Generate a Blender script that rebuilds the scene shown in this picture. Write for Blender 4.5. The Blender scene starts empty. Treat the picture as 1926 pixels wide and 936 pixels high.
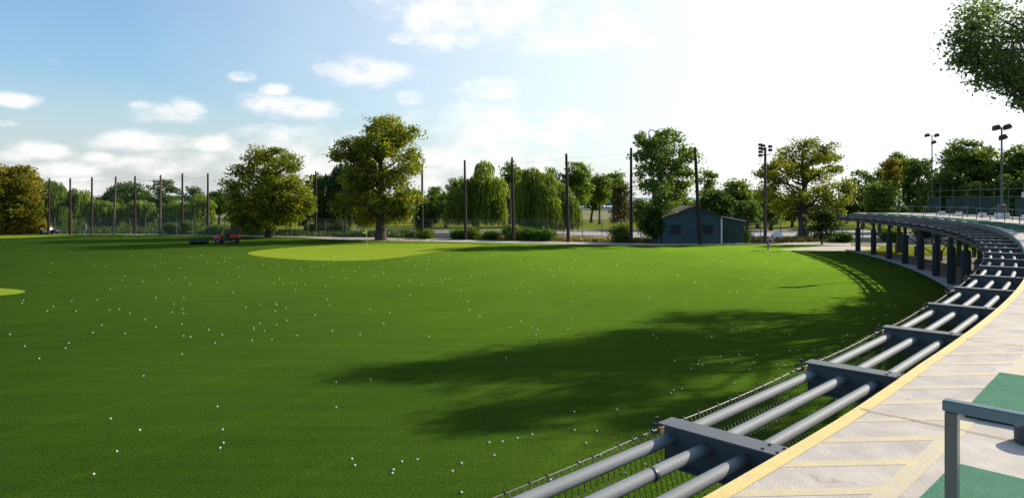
import bpy, math, random
import numpy as np
from mathutils import Vector, Matrix
R = math.radians
sc = bpy.context.scene
col = sc.collection

# ---------------------------------------------------------------- camera, world, sun, exposure
F, CX, HZ, H = 1284.0, 963.0, 375.0, 5.1          # focal length in photo pixels, centre column, horizon row, eye height
cd = bpy.data.cameras.new('camera'); cam = bpy.data.objects.new('camera', cd); col.objects.link(cam)
cam.location = (0, 0, H); cam.rotation_euler = (R(90), 0, 0)
cd.sensor_width = 36; cd.lens = 36*F/1926; cd.shift_y = -93/1926
cd.clip_start = 0.05; cd.clip_end = 20000
sc.camera = cam
SUN_AZ, SUN_EL = R(63), R(25.5)
SDIR = Vector((math.sin(SUN_AZ)*math.cos(SUN_EL), math.cos(SUN_AZ)*math.cos(SUN_EL), math.sin(SUN_EL)))
ld = bpy.data.lights.new('sun', 'SUN'); ld.energy = 5.0; ld.angle = R(0.55); ld.color = (1.0, 0.93, 0.80)
lo = bpy.data.objects.new('sun', ld); col.objects.link(lo); lo.rotation_euler = SDIR.to_track_quat('Z', 'Y').to_euler()
lo.location = (60, 30, 60)
sc.view_settings.view_transform = 'Standard'; sc.view_settings.look = 'None'
sc.view_settings.exposure = 0.55; sc.view_settings.gamma = 1.0; sc.view_settings.use_curve_mapping = False
sc.cycles.max_bounces = 6; sc.cycles.transparent_max_bounces = 16
sc.cycles.diffuse_bounces = 3; sc.cycles.glossy_bounces = 2; sc.cycles.transmission_bounces = 4
sc.cycles.use_denoising = True

class NT:
    """small node-graph helper"""
    def __init__(s, tree): s.t = tree; s.t.nodes.clear()
    def n(s, kind, inputs=None, **props):
        nd = s.t.nodes.new('ShaderNode'+kind)
        for k, v in props.items(): setattr(nd, k, v)
        for k, v in (inputs or {}).items():
            if isinstance(v, bpy.types.NodeSocket): s.t.links.new(v, nd.inputs[k])
            else: nd.inputs[k].default_value = v
        return nd
    def m(s, op, a, b=0.0, c=None):
        ins = {0: a, 1: b}
        if c is not None: ins[2] = c
        return s.n('Math', ins, operation=op).outputs[0]
    def link(s, a, b): s.t.links.new(a, b)

w = bpy.data.worlds.new('World'); sc.world = w; w.use_nodes = True
g = NT(w.node_tree)
sky = g.n('TexSky', sky_type='NISHITA', sun_disc=False, sun_elevation=SUN_EL, sun_rotation=SUN_AZ,
          air_density=1.0, dust_density=2.6, ozone_density=2.4, altitude=100)
geo = g.n('TexCoord').outputs['Generated']
sep = g.n('SeparateXYZ', {0: geo})
az = g.m('ARCTAN2', sep.outputs[0], sep.outputs[1]); el = g.m('ARCSINE', sep.outputs[2])
ns1 = g.n('TexNoise', {'Vector': g.n('Mapping', {'Vector': geo, 'Scale': (1, 1, 1.9)}).outputs[0], 'Scale': 17.0, 'Detail': 9.0, 'Roughness': 0.58}).outputs['Fac']
ns2 = g.n('TexNoise', {'Vector': geo, 'Scale': 5.0, 'Detail': 4.0}).outputs['Fac']
# every cloud: azimuth, elevation, half width, half height (degrees), strength
def AE(px, py, hw, hh, k=1.0):
    x = (px-CX)/F; a = math.atan(x); r = math.sqrt(1+x*x)
    e = math.atan((HZ-py)/F/r)
    return (a, e, hw/F/r/r*1.32, hh/F/r*1.45, k)
clouds = [AE(25, 189, 42, 12), AE(315, 214, 84, 17), AE(265, 200, 30, 10), AE(355, 207, 40, 16), AE(65, 283, 60, 14), AE(20, 292, 50, 10, .8),
          AE(310, 268, 112, 18), AE(240, 258, 48, 13), AE(400, 270, 60, 16), AE(120, 320, 85, 12, .8), AE(290, 312, 120, 16, .85), AE(340, 300, 80, 18, .8),
          AE(190, 297, 34, 8, .8), AE(570, 202, 98, 20), AE(540, 190, 40, 9), AE(520, 170, 28, 11), AE(690, 135, 78, 20), AE(680, 122, 40, 14),
          AE(455, 143, 26, 8, .6), AE(100, 117, 10, 6, .35), AE(770, 183, 26, 13, .7), AE(925, 165, 62, 18, .7), AE(10, 232, 22, 6, .7),
          AE(850, 45, 110, 36, .9), AE(900, 10, 160, 38, .9), AE(755, 72, 26, 10, .7), AE(620, 265, 90, 30, .75), AE(960, 240, 150, 34, .8),
          AE(520, 290, 90, 40, .8), AE(1090, 55, 120, 40, .8), AE(900, 300, 140, 40, .7), AE(700, 320, 300, 30, .6), AE(150, 355, 240, 22, .7)]
pv = g.n('CombineXYZ', {0: az, 1: el, 2: 0.0}).outputs[0]
acc = None
for (a, e, rw, rh, k) in clouds:
    d = g.n('VectorMath', {0: pv, 1: (a, e, 0)}, operation='SUBTRACT').outputs[0]
    d = g.n('VectorMath', {0: d, 1: (1/rw, 1/rh, 0)}, operation='MULTIPLY').outputs[0]
    ln = g.n('VectorMath', {0: d}, operation='LENGTH').outputs['Value']
    v = g.m('MULTIPLY', g.m('SUBTRACT', 1.0, ln), 1.0)
    v = g.m('MINIMUM', v, k*0.62)
    acc = v if acc is None else g.m('MAXIMUM', acc, v)
acc = g.m('MAXIMUM', acc, -0.6)
dens = g.m('ADD', acc, g.m('MULTIPLY', g.m('SUBTRACT', ns1, 0.5), 2.0))
dens = g.m('ADD', dens, g.m('MULTIPLY', g.m('SUBTRACT', ns2, 0.5), 0.6))
mr = g.n('MapRange', {'Value': dens, 'From Min': -0.05, 'From Max': 0.95, 'To Min': 0.0, 'To Max': 0.95}, interpolation_type='SMOOTHSTEP').outputs[0]
# a high thin veil that thickens towards the sun
sdot = g.n('VectorMath', {0: geo, 1: tuple(SDIR)}, operation='DOT_PRODUCT').outputs['Value']
veil = g.n('MapRange', {'Value': g.m('ADD', sdot, g.m('MULTIPLY', g.m('SUBTRACT', ns2, .5), .16)), 'From Min': 0.02, 'From Max': 0.86, 'To Min': 0.0, 'To Max': 1.0}).outputs[0]
hz = g.n('MapRange', {'Value': sep.outputs[2], 'From Min': 0.0, 'From Max': 0.16, 'To Min': 0.72, 'To Max': 0.0}).outputs[0]
veil = g.m('MAXIMUM', veil, hz)
veil = g.m('MULTIPLY', veil, g.n('MapRange', {'Value': sep.outputs[2], 'From Min': 0.34, 'From Max': 0.62, 'To Min': 1.0, 'To Max': 0.12}).outputs[0])
lit = g.n('MapRange', {'Value': sdot, 'From Min': 0.2, 'From Max': 0.95, 'To Min': 7.6, 'To Max': 8.2}).outputs[0]
cloudc = g.n('VectorMath', {0: (1.0, 0.975, 0.955), 'Scale': lit}, operation='SCALE').outputs[0]
veilc = g.n('VectorMath', {0: (0.98, 1.03, 1.05), 'Scale': g.n('MapRange', {'Value': sdot, 'From Min': 0.15, 'From Max': 0.80, 'To Min': 5.9, 'To Max': 7.8}).outputs[0]}, operation='SCALE').outputs[0]
mx = g.n('Mix', data_type='RGBA'); g.link(veil, mx.inputs['Factor'])
SKYC = g.n('VectorMath', {0: sky.outputs[0], 1: (1.24, 1.45, 1.50)}, operation='MULTIPLY').outputs[0]
SKYC = g.n('VectorMath', {0: SKYC, 1: (7.5, 7.7, 8.2)}, operation='MINIMUM').outputs[0]
g.link(SKYC, mx.inputs[6]); g.link(veilc, mx.inputs[7])
mx2 = g.n('Mix', data_type='RGBA'); g.link(mr, mx2.inputs['Factor']); g.link(mx.outputs[2], mx2.inputs[6]); g.link(cloudc, mx2.inputs[7])
bg = g.n('Background', {'Color': mx2.outputs[2], 'Strength': 0.10})
g.link(bg.outputs[0], g.n('OutputWorld').inputs[0])

# ---------------------------------------------------------------- helpers
def tag(o, label=None, cat=None, group=None, kind=None):
    if label: o['label'] = label
    if cat: o['category'] = cat
    if group: o['group'] = group
    if kind: o['kind'] = kind
    return o
def empty(name, loc=(0, 0, 0), rz=0.0, **kw):
    o = bpy.data.objects.new(name, None); col.objects.link(o); o.location = loc; o.rotation_euler = (0, 0, rz)
    o.empty_display_size = 0.2
    return tag(o, **kw)
def copy_tree(o, parent=None):
    c = o.copy(); col.objects.link(c)
    c.parent = parent
    for ch in list(o.children): copy_tree(ch, c)
    return c
def GP(px, py, z=0.0):
    """where the line of sight through a photo point meets height z"""
    Y = (H-z)*F/(py-HZ); return ((px-CX)/F*Y, Y)
def XZ(px, py, Y): return ((px-CX)/F*Y, H+(HZ-py)/F*Y)

class MB:
    def __init__(s): s.v = []; s.f = []
    def add(s, vs, fs):
        o = len(s.v); s.v += [tuple(p) for p in vs]; s.f += [tuple(i+o for i in f) for f in fs]
    def box(s, c, size, rz=0.0, rx=0.0, ry=0.0, taper=(1, 1), b=0.0):
        sx, sy, sz = [q/2 for q in size]; m = Matrix.Translation(c) @ Matrix.Rotation(rz, 4, 'Z') @ Matrix.Rotation(ry, 4, 'Y') @ Matrix.Rotation(rx, 4, 'X')
        if b <= 0:
            vs = [(x*(taper[0] if z > 0 else 1), y*(taper[1] if z > 0 else 1), z) for z in (-sz, sz) for x, y in ((-sx, -sy), (sx, -sy), (sx, sy), (-sx, sy))]
            fs = [(3, 2, 1, 0), (4, 5, 6, 7), (0, 1, 5, 4), (1, 2, 6, 5), (2, 3, 7, 6), (3, 0, 4, 7)]
        else:                                   # chamfered: three rings of octagons
            def ring(z, ins, t):
                x, y = sx*t[0]-ins, sy*t[1]-ins; q = b
                return [(-x+q, -y, z), (x-q, -y, z), (x, -y+q, z), (x, y-q, z), (x-q, y, z), (-x+q, y, z), (-x, y-q, z), (-x, -y+q, z)]
            vs = ring(-sz, b, (1, 1))+ring(-sz+b, 0, (1, 1))+ring(sz-b, 0, taper)+ring(sz, b, taper)
            fs = [tuple(range(7, -1, -1)), tuple(range(24, 32))]
            for k in range(3):
                for i in range(8): fs.append((k*8+i, k*8+(i+1) % 8, k*8+8+(i+1) % 8, k*8+8+i))
        s.add([m @ Vector(p) for p in vs], fs); return s
    def tube(s, pts, rad, n=8, cap=True):
        pts = [Vector(p) for p in pts]; m = len(pts)
        if not hasattr(rad, '__len__'): rad = [rad]*m
        vs = []; up = None
        for i, p in enumerate(pts):
            d = (pts[min(i+1, m-1)]-pts[max(i-1, 0)]).normalized()
            if up is None: up = Vector((0, 0, 1)) if abs(d.z) < .9 else Vector((1, 0, 0))
            a = d.cross(up).normalized(); bb = a.cross(d).normalized(); up = bb
            for k in range(n):
                t = 2*math.pi*k/n; vs.append(p+(a*math.cos(t)+bb*math.sin(t))*rad[i])
        fs = [(i*n+k, i*n+(k+1) % n, (i+1)*n+(k+1) % n, (i+1)*n+k) for i in range(m-1) for k in range(n)]
        if cap: fs += [tuple(range(n-1, -1, -1)), tuple((m-1)*n+k for k in range(n))]
        s.add(vs, fs); return s
    def lathe(s, prof, c=(0, 0, 0), n=20, axis='Z'):
        vs = []
        for r, z in prof:
            for k in range(n):
                t = 2*math.pi*k/n; p = (r*math.cos(t), r*math.sin(t), z)
                if axis == 'Y': p = (p[0], p[2], p[1])
                if axis == 'X': p = (p[2], p[0], p[1])
                vs.append((p[0]+c[0], p[1]+c[1], p[2]+c[2]))
        fs = [(i*n+k, i*n+(k+1) % n, (i+1)*n+(k+1) % n, (i+1)*n+k) for i in range(len(prof)-1) for k in range(n)]
        fs += [tuple(range(n-1, -1, -1)), tuple((len(prof)-1)*n+k for k in range(n))]
        s.add(vs, fs); return s
    def prism(s, poly, z0, z1):
        n = len(poly); vs = [(x, y, z0) for x, y in poly]+[(x, y, z1) for x, y in poly]
        s.add(vs, [tuple(range(n-1, -1, -1)), tuple(range(n, 2*n))]+[(i, (i+1) % n, n+(i+1) % n, n+i) for i in range(n)]); return s
    def build(s, name, mat, parent=None, smooth=False, **kw):
        me = bpy.data.meshes.new(name); me.from_pydata([tuple(p) for p in s.v], [], s.f); me.validate(); me.materials.append(mat)
        if smooth:
            me.polygons.foreach_set('use_smooth', [True]*len(me.polygons))
            try: me.set_sharp_from_angle(angle=R(40))
            except Exception: pass
        o = bpy.data.objects.new(name, me); col.objects.link(o); o.parent = parent
        return tag(o, **kw)

# ---------------------------------------------------------------- materials
def mat(name, base, rough=0.7, metal=0.0, vary=0.15, scale=6.0, bump=0.0, bscale=None, spec=0.5, stretch=(1, 1, 1), dirt=None, dscale=1.5, dth=(.52, .62), coord='Object'):
    m = bpy.data.materials.new(name); m.use_nodes = True; g = NT(m.node_tree)
    co = g.n('TexCoord').outputs[coord]; mp = g.n('Mapping', {'Vector': co, 'Scale': stretch}).outputs[0]
    nz = g.n('TexNoise', {'Vector': mp, 'Scale': scale, 'Detail': 6.0, 'Roughness': .6}).outputs['Fac']
    f = g.n('MapRange', {'Value': nz, 'From Min': .25, 'From Max': .75, 'To Min': 1-vary, 'To Max': 1+vary}).outputs[0]
    c = g.n('VectorMath', {0: base, 'Scale': f}, operation='SCALE').outputs[0]
    if dirt:
        n2 = g.n('TexNoise', {'Vector': mp, 'Scale': dscale, 'Detail': 8.0, 'Roughness': .7}).outputs['Fac']
        k = g.n('MapRange', {'Value': n2, 'From Min': dth[0], 'From Max': dth[1]}).outputs[0]
        mx = g.n('Mix', data_type='RGBA'); g.link(k, mx.inputs[0]); g.link(c, mx.inputs[6]); mx.inputs[7].default_value = (*dirt, 1); c = mx.outputs[2]
    b = g.n('BsdfPrincipled', {'Base Color': c, 'Roughness': rough, 'Metallic': metal, 'Specular IOR Level': spec})
    if bump:
        nb = g.n('TexNoise', {'Vector': mp, 'Scale': bscale or scale*4, 'Detail': 5.0}).outputs['Fac']
        g.link(g.n('Bump', {'Height': nb, 'Strength': bump, 'Distance': .02}).outputs[0], b.inputs['Normal'])
    g.link(b.outputs[0], g.n('OutputMaterial').inputs[0])
    return m
def crack(m, sc_=.55):
    g = NT.__new__(NT); g.t = m.node_tree
    b = [n for n in m.node_tree.nodes if n.type == 'BSDF_PRINCIPLED'][0]; src = b.inputs['Base Color'].links[0].from_socket
    co = g.n('TexCoord').outputs['Object']
    nz = g.n('TexNoise', {'Vector': co, 'Scale': 2.5, 'Detail': 4.0}).outputs['Color']
    cv = g.n('VectorMath', {0: co, 1: g.n('VectorMath', {0: nz, 'Scale': .5}, operation='SCALE').outputs[0]}, operation='ADD').outputs[0]
    v = g.n('TexVoronoi', {'Vector': cv, 'Scale': sc_}, feature='DISTANCE_TO_EDGE').outputs['Distance']
    k = g.n('MapRange', {'Value': v, 'From Min': 0, 'From Max': .006, 'To Min': .70, 'To Max': 1.0}).outputs[0]
    sp = g.n('TexNoise', {'Vector': co, 'Scale': 34.0, 'Detail': 3.0}).outputs['Fac']
    k2 = g.n('MapRange', {'Value': sp, 'From Min': .66, 'From Max': .74, 'To Min': 1.0, 'To Max': .62}).outputs[0]
    st = g.n('TexNoise', {'Vector': g.n('Mapping', {'Vector': co, 'Rotation': (0, 0, R(40)), 'Scale': (3, .8, 1)}).outputs[0], 'Scale': 1.3, 'Detail': 9.0, 'Roughness': .72}).outputs['Fac']
    k3 = g.n('MapRange', {'Value': st, 'From Min': .3, 'From Max': .7, 'To Min': .86, 'To Max': 1.12}).outputs[0]
    o = g.n('VectorMath', {0: src, 'Scale': g.m('MULTIPLY', g.m('MULTIPLY', k, k2), k3)}, operation='SCALE').outputs[0]
    g.link(o, b.inputs['Base Color'])
def turf(name, c1, c2, streak=.5, gloss=.30, fine=55.0, seam=True, rough=.62, gcol=None, sheen=0.0, shc=None, leaning=False):
    """mown turf: pile bump, tonal drift along the mowing direction, rough sheen of the blades"""
    m = bpy.data.materials.new(name); m.use_nodes = True; g = NT(m.node_tree)
    co = g.n('TexCoord').outputs['Object']
    big = g.n('TexNoise', {'Vector': co, 'Scale': .06, 'Detail': 3.0}).outputs['Fac']
    rot = g.n('Mapping', {'Vector': co, 'Rotation': (0, 0, R(-18)), 'Scale': (.22, 1.6, 1)}).outputs[0]
    st = g.n('TexNoise', {'Vector': rot, 'Scale': 1.1, 'Detail': 6.0, 'Roughness': .65}).outputs['Fac']
    fn = g.n('TexNoise', {'Vector': co, 'Scale': fine, 'Detail': 3.0, 'Roughness': .7}).outputs['Fac']
    fn2 = g.n('TexNoise', {'Vector': co, 'Scale': 9.0, 'Detail': 6.0, 'Roughness': .75}).outputs['Fac']
    k = g.m('ADD', g.m('MULTIPLY', big, .55), g.m('MULTIPLY', st, streak))
    k = g.m('ADD', k, g.m('MULTIPLY', g.m('SUBTRACT', fn2, .5), .5))
    if seam:
        wv = g.n('TexWave', {'Vector': g.n('Mapping', {'Vector': co, 'Rotation': (0, 0, R(28))}).outputs[0], 'Scale': .085, 'Distortion': .5, 'Detail': 1.0}, wave_type='BANDS').outputs['Fac']
        wv = g.n('MapRange', {'Value': wv, 'From Min': .97, 'From Max': 1.0, 'To Min': 0, 'To Max': .07}).outputs[0]
        k = g.m('ADD', k, wv)
    k = g.n('MapRange', {'Value': k, 'From Min': .3, 'From Max': .8}).outputs[0]
    mx = g.n('Mix', data_type='RGBA'); g.link(k, mx.inputs[0]); mx.inputs[6].default_value = (*c1, 1); mx.inputs[7].default_value = (*c2, 1)
    f = g.n('MapRange', {'Value': fn, 'From Min': .3, 'From Max': .7, 'To Min': .3, 'To Max': 1.7}).outputs[0]
    c = g.n('VectorMath', {0: mx.outputs[2], 'Scale': f}, operation='SCALE').outputs[0]
    hgt = g.m('ADD', fn, g.m('MULTIPLY', fn2, .8))
    bp = g.n('Bump', {'Height': hgt, 'Strength': .85, 'Distance': .03}).outputs[0]
    d = g.n('BsdfDiffuse', {'Color': c, 'Normal': bp})
    gc = g.n('VectorMath', {0: c, 1: gcol or (2.4, 2.0, .9)}, operation='MULTIPLY').outputs[0]
    nap = g.n('CombineXYZ', {0: .50, 1: -.55, 2: .67}).outputs[0]          # the pile leans one way
    bpn = g.n('Bump', {'Height': hgt, 'Strength': .85, 'Distance': .03, 'Normal': nap if leaning else g.n('NewGeometry').outputs['Normal']}).outputs[0]
    gl = g.n('BsdfAnisotropic', {'Color': gc, 'Roughness': rough, 'Normal': bpn})
    sh = g.n('BsdfSheen', {'Color': (*(shc or (.5, .7, .1)), 1), 'Roughness': .20})
    s = g.n('MixShader', {0: gloss, 1: d.outputs[0], 2: gl.outputs[0]})
    s = g.n('AddShader', {0: s.outputs[0], 1: g.n('MixShader', {0: sheen, 1: g.n('BsdfTransparent', {'Color': (0, 0, 0, 1)}).outputs[0], 2: sh.outputs[0]}).outputs[0]}) if sheen else s
    g.link(s.outputs[0], g.n('OutputMaterial').inputs[0]); return m
def leafmat(name, dark, light, warm=None, wamt=0.0, trans=.58, sat=1.0):
    m = bpy.data.materials.new(name); m.use_nodes = True; g = NT(m.node_tree)
    t = g.n('Attribute', attribute_name='tint').outputs['Fac']
    co = g.n('TexCoord').outputs['Object']
    nz = g.n('TexNoise', {'Vector': co, 'Scale': .35, 'Detail': 3.0}).outputs['Fac']
    mx = g.n('Mix', data_type='RGBA'); g.link(t, mx.inputs[0]); mx.inputs[6].default_value = (*dark, 1); mx.inputs[7].default_value = (*light, 1)
    c = mx.outputs[2]
    if warm:
        k = g.m('ADD', g.m('MULTIPLY', nz, 1.3), g.m('MULTIPLY', t, .35))
        k = g.n('MapRange', {'Value': k, 'From Min': .72, 'From Max': 1.02, 'To Max': wamt}).outputs[0]
        m2 = g.n('Mix', data_type='RGBA'); g.link(k, m2.inputs[0]); g.link(c, m2.inputs[6]); m2.inputs[7].default_value = (*warm, 1); c = m2.outputs[2]
    d = g.n('BsdfDiffuse', {'Color': c})
    tc = g.n('VectorMath', {0: c, 1: (1.9, 1.75, .8)}, operation='MULTIPLY').outputs[0]
    tr = g.n('BsdfTranslucent', {'Color': tc})
    s1 = g.n('MixShader', {0: trans, 1: d.outputs[0], 2: tr.outputs[0]})
    gl = g.n('BsdfPrincipled', {'Base Color': c, 'Roughness': .42, 'Specular IOR Level': .45})
    s = g.n('MixShader', {0: .22, 1: s1.outputs[0], 2: gl.outputs[0]})
    g.link(s.outputs[0], g.n('OutputMaterial').inputs[0]); return m
def meshmat(name, colr, alpha, rough=.6, cell=None):
    """see-through wire or string netting, seen from far away"""
    m = bpy.data.materials.new(name); m.use_nodes = True; g = NT(m.node_tree)
    co = g.n('TexCoord').outputs['Object']
    nz = g.n('TexNoise', {'Vector': co, 'Scale': 1.2, 'Detail': 3.0}).outputs['Fac']
    a = g.n('MapRange', {'Value': nz, 'From Min': .3, 'From Max': .7, 'To Min': alpha*.7, 'To Max': alpha*1.3}).outputs[0]
    tr = g.n('BsdfTransparent'); d = g.n('BsdfPrincipled', {'Base Color': (*colr, 1), 'Roughness': rough})
    s = g.n('MixShader', {0: a, 1: tr.outputs[0], 2: d.outputs[0]})
    g.link(s.outputs[0], g.n('OutputMaterial').inputs[0]); return m

M = {}
M['lawn'] = turf('lawn_turf', (.0065, .020, .0055), (.016, .037, .0085), gloss=.38, rough=.39, gcol=(6.3, 4.5, 1.4), sheen=.06, leaning=True, fine=34.0, shc=(.40, .60, .07))
M['green'] = turf('green_turf', (.185, .255, .024), (.235, .30, .032), streak=.3, gloss=.16, seam=False)
M['park'] = turf('park_grass', (.105, .135, .018), (.20, .215, .030), streak=.5, gloss=.10, fine=12, seam=False)
M['sand'] = mat('sand', (.50, .42, .35), .95, vary=.16, scale=1.4, bump=.5, bscale=9)
M['path'] = mat('path_sand', (.42, .36, .30), .95, vary=.16, scale=.9, bump=.4, bscale=6, dirt=(.17, .15, .07), dth=(.56, .74), dscale=.7)
M['dirt'] = mat('dirt', (.20, .16, .10), .95, vary=.35, scale=1.1, bump=.5, bscale=5, dirt=(.07, .10, .02), dth=(.45, .6), dscale=.5)
M['asphalt'] = mat('pale_asphalt', (.40, .355, .33), .9, vary=.08, scale=.5, dirt=(.30, .27, .25), dscale=.12)
M['road'] = mat('road_asphalt', (.28, .28, .29), .9, vary=.08, scale=.4)
M['tan'] = mat('dry_grass', (.17, .14, .045), .95, vary=.4, scale=.18, bump=.3, dirt=(.10, .12, .02), dscale=.1)
M['water'] = mat('lake_water', (.20, .30, .36), .15, vary=.05, scale=.05)
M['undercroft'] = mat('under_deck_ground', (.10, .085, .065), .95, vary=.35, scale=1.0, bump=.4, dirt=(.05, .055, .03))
M['concrete'] = mat('deck_concrete', (.50, .430, .365), .88, vary=.20, scale=2.6, bump=.25, bscale=60, dirt=(.37, .325, .29), dscale=.9, dth=(.48, .72))
crack(M['concrete'])
M['kerbc'] = mat('footing_concrete', (.26, .25, .245), .9, vary=.2, scale=1.5, bump=.3)
M['fascia'] = mat('fascia_paint', (.105, .14, .125), .75, vary=.2, scale=3)
def worn(name, base, under, th):
    m = mat(name, base, .8, vary=.10, scale=5, bump=.2, bscale=50, dirt=under, dscale=5.5, dth=th); return m
M['yellow'] = worn('yellow_edge_paint', (.70, .52, .19), (.50, .43, .34), (.58, .68))
M['yfaint'] = worn('worn_yellow_paint', (.58, .47, .26), (.50, .43, .35), (.42, .62))
M['steel'] = mat('grey_steel_paint', (.20, .21, .215), .68, vary=.10, scale=3, spec=.3, bump=.05, bscale=40, dirt=(.34, .36, .37), dscale=38, dth=(.70, .74))
M['beam'] = mat('beam_paint', (.095, .10, .106), .42, vary=.08, scale=4, spec=.4, dirt=(.17, .13, .11), dscale=3, dth=(.70, .78))
M['darksteel'] = mat('dark_steel', (.022, .028, .036), .5, vary=.25, scale=3)
M['padding'] = mat('black_padding', (.016, .018, .023), .75, vary=.35, scale=4)
M['rust'] = mat('rusty_iron', (.20, .09, .05), .85, vary=.4, scale=20)
M['cable'] = mat('steel_cable', (.055, .044, .034), .5, vary=.2, scale=30)
M['netcord'] = mat('black_net_cord', (.012, .014, .012), .8)
M['pole'] = mat('creosote_wood', (.034, .022, .017), .9, vary=.35, scale=2.5, stretch=(6, 6, .5), bump=.3)
M['polegrey'] = mat('weathered_wood', (.10, .075, .06), .9, vary=.3, scale=2.5, stretch=(6, 6, .5), bump=.3)
M['bark'] = mat('bark', (.055, .040, .030), .95, vary=.4, scale=5, stretch=(3, 3, .7), bump=.8, bscale=12)
M['barkpale'] = mat('pale_bark', (.13, .11, .085), .95, vary=.4, scale=5, stretch=(3, 3, .7), bump=.8, bscale=12)
M['galv'] = mat('galvanised_steel', (.12, .12, .12), .55, vary=.15, scale=4)
M['greensteel'] = mat('dark_green_paint', (.018, .05, .042), .5, vary=.25, scale=4)
M['chain'] = meshmat('chain_link_mesh', (.20, .20, .20), .13)
M['net'] = meshmat('range_netting', (.16, .17, .18), .10)
M['screen'] = mat('windscreen_fabric', (.012, .034, .026), .9, vary=.3, scale=2)
M['shedwall'] = mat('blue_green_boards', (.044, .078, .088), .85, vary=.22, scale=1.6, stretch=(1, 1, .3), bump=.1, dirt=(.03, .05, .045), dscale=.8, dth=(.55, .75))
M['shedside'] = mat('dark_green_boards', (.030, .058, .050), .85, vary=.3, scale=2.0, bump=.1)
M['shedroof'] = mat('brown_shingles', (.11, .065, .05), .9, vary=.35, scale=6, bump=.3)
M['shutter'] = mat('window_shutter', (.022, .022, .026), .7, vary=.2, scale=8)
M['whitep'] = mat('white_paint', (.72, .72, .70), .6, vary=.08, scale=5)
M['boulder'] = mat('pale_boulder', (.80, .77, .72), .9, vary=.15, scale=3, bump=.6, bscale=6)
M['yellowp'] = mat('yellow_post_paint', (.62, .38, .03), .6, vary=.15, scale=6)
M['red'] = mat('red_body_paint', (.42, .018, .014), .3, vary=.05, scale=3)
M['black'] = mat('black_plastic', (.012, .012, .014), .5, vary=.15, scale=8)
M['tyre'] = mat('tyre_rubber', (.018, .018, .018), .85, vary=.2, scale=12, bump=.4)
M['rim'] = mat('wheel_rim', (.12, .12, .12), .4, metal=.6)
M['glass'] = mat('dark_glass', (.03, .045, .05), .06, spec=.8, vary=.02)
M['teal'] = mat('teal_panel', (.10, .26, .235), .6, vary=.2, scale=.4)
M['matgreen'] = turf('mat_turf', (.11, .24, .16), (.17, .32, .23), streak=.3, gloss=.12, fine=170, seam=False, gcol=(1.4, 1.4, 1.4))
M['rubber'] = mat('mat_rubber', (.018, .02, .02), .85, vary=.2, scale=20, bump=.3)
M['railpaint'] = mat('chipped_green_rail_paint', (.028, .060, .065), .24, vary=.12, scale=9, spec=1.0, bump=.15, bscale=45, dirt=(.10, .10, .09), dscale=19, dth=(.66, .70))
M['railtop'] = mat('faded_blue_rail_paint', (.085, .15, .17), .35, vary=.12, scale=9, bump=.15, bscale=45, dirt=(.20, .19, .16), dscale=19, dth=(.62, .68))
M['bucket'] = mat('dark_blue_rubber', (.018, .035, .05), .55, vary=.15, scale=6)
M['ball'] = mat('golf_ball_white', (.80, .80, .76), .35, vary=.03, scale=30)
M['flag'] = mat('yellow_flag_cloth', (.80, .72, .04), .8, vary=.05)
M['skin'] = mat('skin', (.32, .18, .12), .6, vary=.05)
M['shirtblue'] = mat('pale_blue_shirt', (.36, .44, .55), .9, vary=.1, scale=8)
M['shorts'] = mat('dark_shorts', (.06, .06, .075), .9, vary=.1)
M['jeans'] = mat('blue_grey_cloth', (.12, .15, .20), .9, vary=.1)
M['whitecloth'] = mat('white_cloth', (.7, .7, .7), .9, vary=.05)
M['lamphead'] = mat('lamp_housing', (.035, .035, .04), .5, vary=.2)
M['brown'] = mat('brown_planter', (.14, .09, .08), .8, vary=.2)

# ---------------------------------------------------------------- the setting
def sheet(name, poly, z, m, kind='structure', **kw):
    mb = MB(); mb.add([(x, y, z) for x, y in poly], [tuple(range(len(poly)))])
    o = mb.build(name, m, kind=kind, **kw)
    import bmesh
    bm = bmesh.new(); bm.from_mesh(o.data); bmesh.ops.triangulate(bm, faces=bm.faces[:])
    for f in bm.faces:
        if f.normal.z < 0: f.normal_flip()
    bm.to_mesh(o.data); bm.free(); return o
sheet('ground', [(-2500, -300), (2500, -300), (2500, 238), (-2500, 238)], -.012, M['park'])
sheet('water', [(-9000, 238), (9000, 238), (9000, 9000), (-9000, 9000)], -.30, M['water'])
CC, RR = np.array([-75.748, 84.146]), 110.18
def DP(s, w=0.0):
    t = s/RR; return (CC[0]+(RR+w)*math.cos(t), CC[1]+(RR+w)*math.sin(t))
def WE(s):
    t = min(1, max(0, (s+68)/26.0)); return 1.03+.045*min(1, max(0, (-85-s)/2.2))+.8*t*t*(3-2*t)
def zdeck(s):
    t = min(1, max(0, (s+76)/32.0)); return 3.5+.20*t*t*(3-2*t)
SMIN, SMAX = -100.0, -13.0
back = [GP(-260, 442), GP(0, 441.6), GP(232, 441.4), GP(430, 444), GP(560, 446), GP(640, 451), GP(700, 452.5), GP(800, 454), GP(965, 457), GP(1100, 460), GP(1230, 461.8), GP(1330, 460.5), GP(1440, 459), GP(1560, 463), GP(1600, 468)]
front = [DP(s, .2) for s in np.linspace(-20, SMIN, 40)]
lawnpoly = [(-140, 99)]+back+front+[(-5, -30), (-150, -30)]
sheet('lawn', lawnpoly, 0.0, M['lawn'])
def smooth_poly(pts, n=8):
    out = []; L = len(pts)
    for i in range(L):
        p0, p1, p2, p3 = [np.array(pts[(i+k-1) % L]) for k in range(4)]
        for t in np.linspace(0, 1, n, endpoint=False):
            out.append(tuple(.5*((2*p1)+(-p0+p2)*t+(2*p0-5*p1+4*p2-p3)*t*t+(-p0+3*p1-3*p2+p3)*t**3)))
    return out
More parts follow.
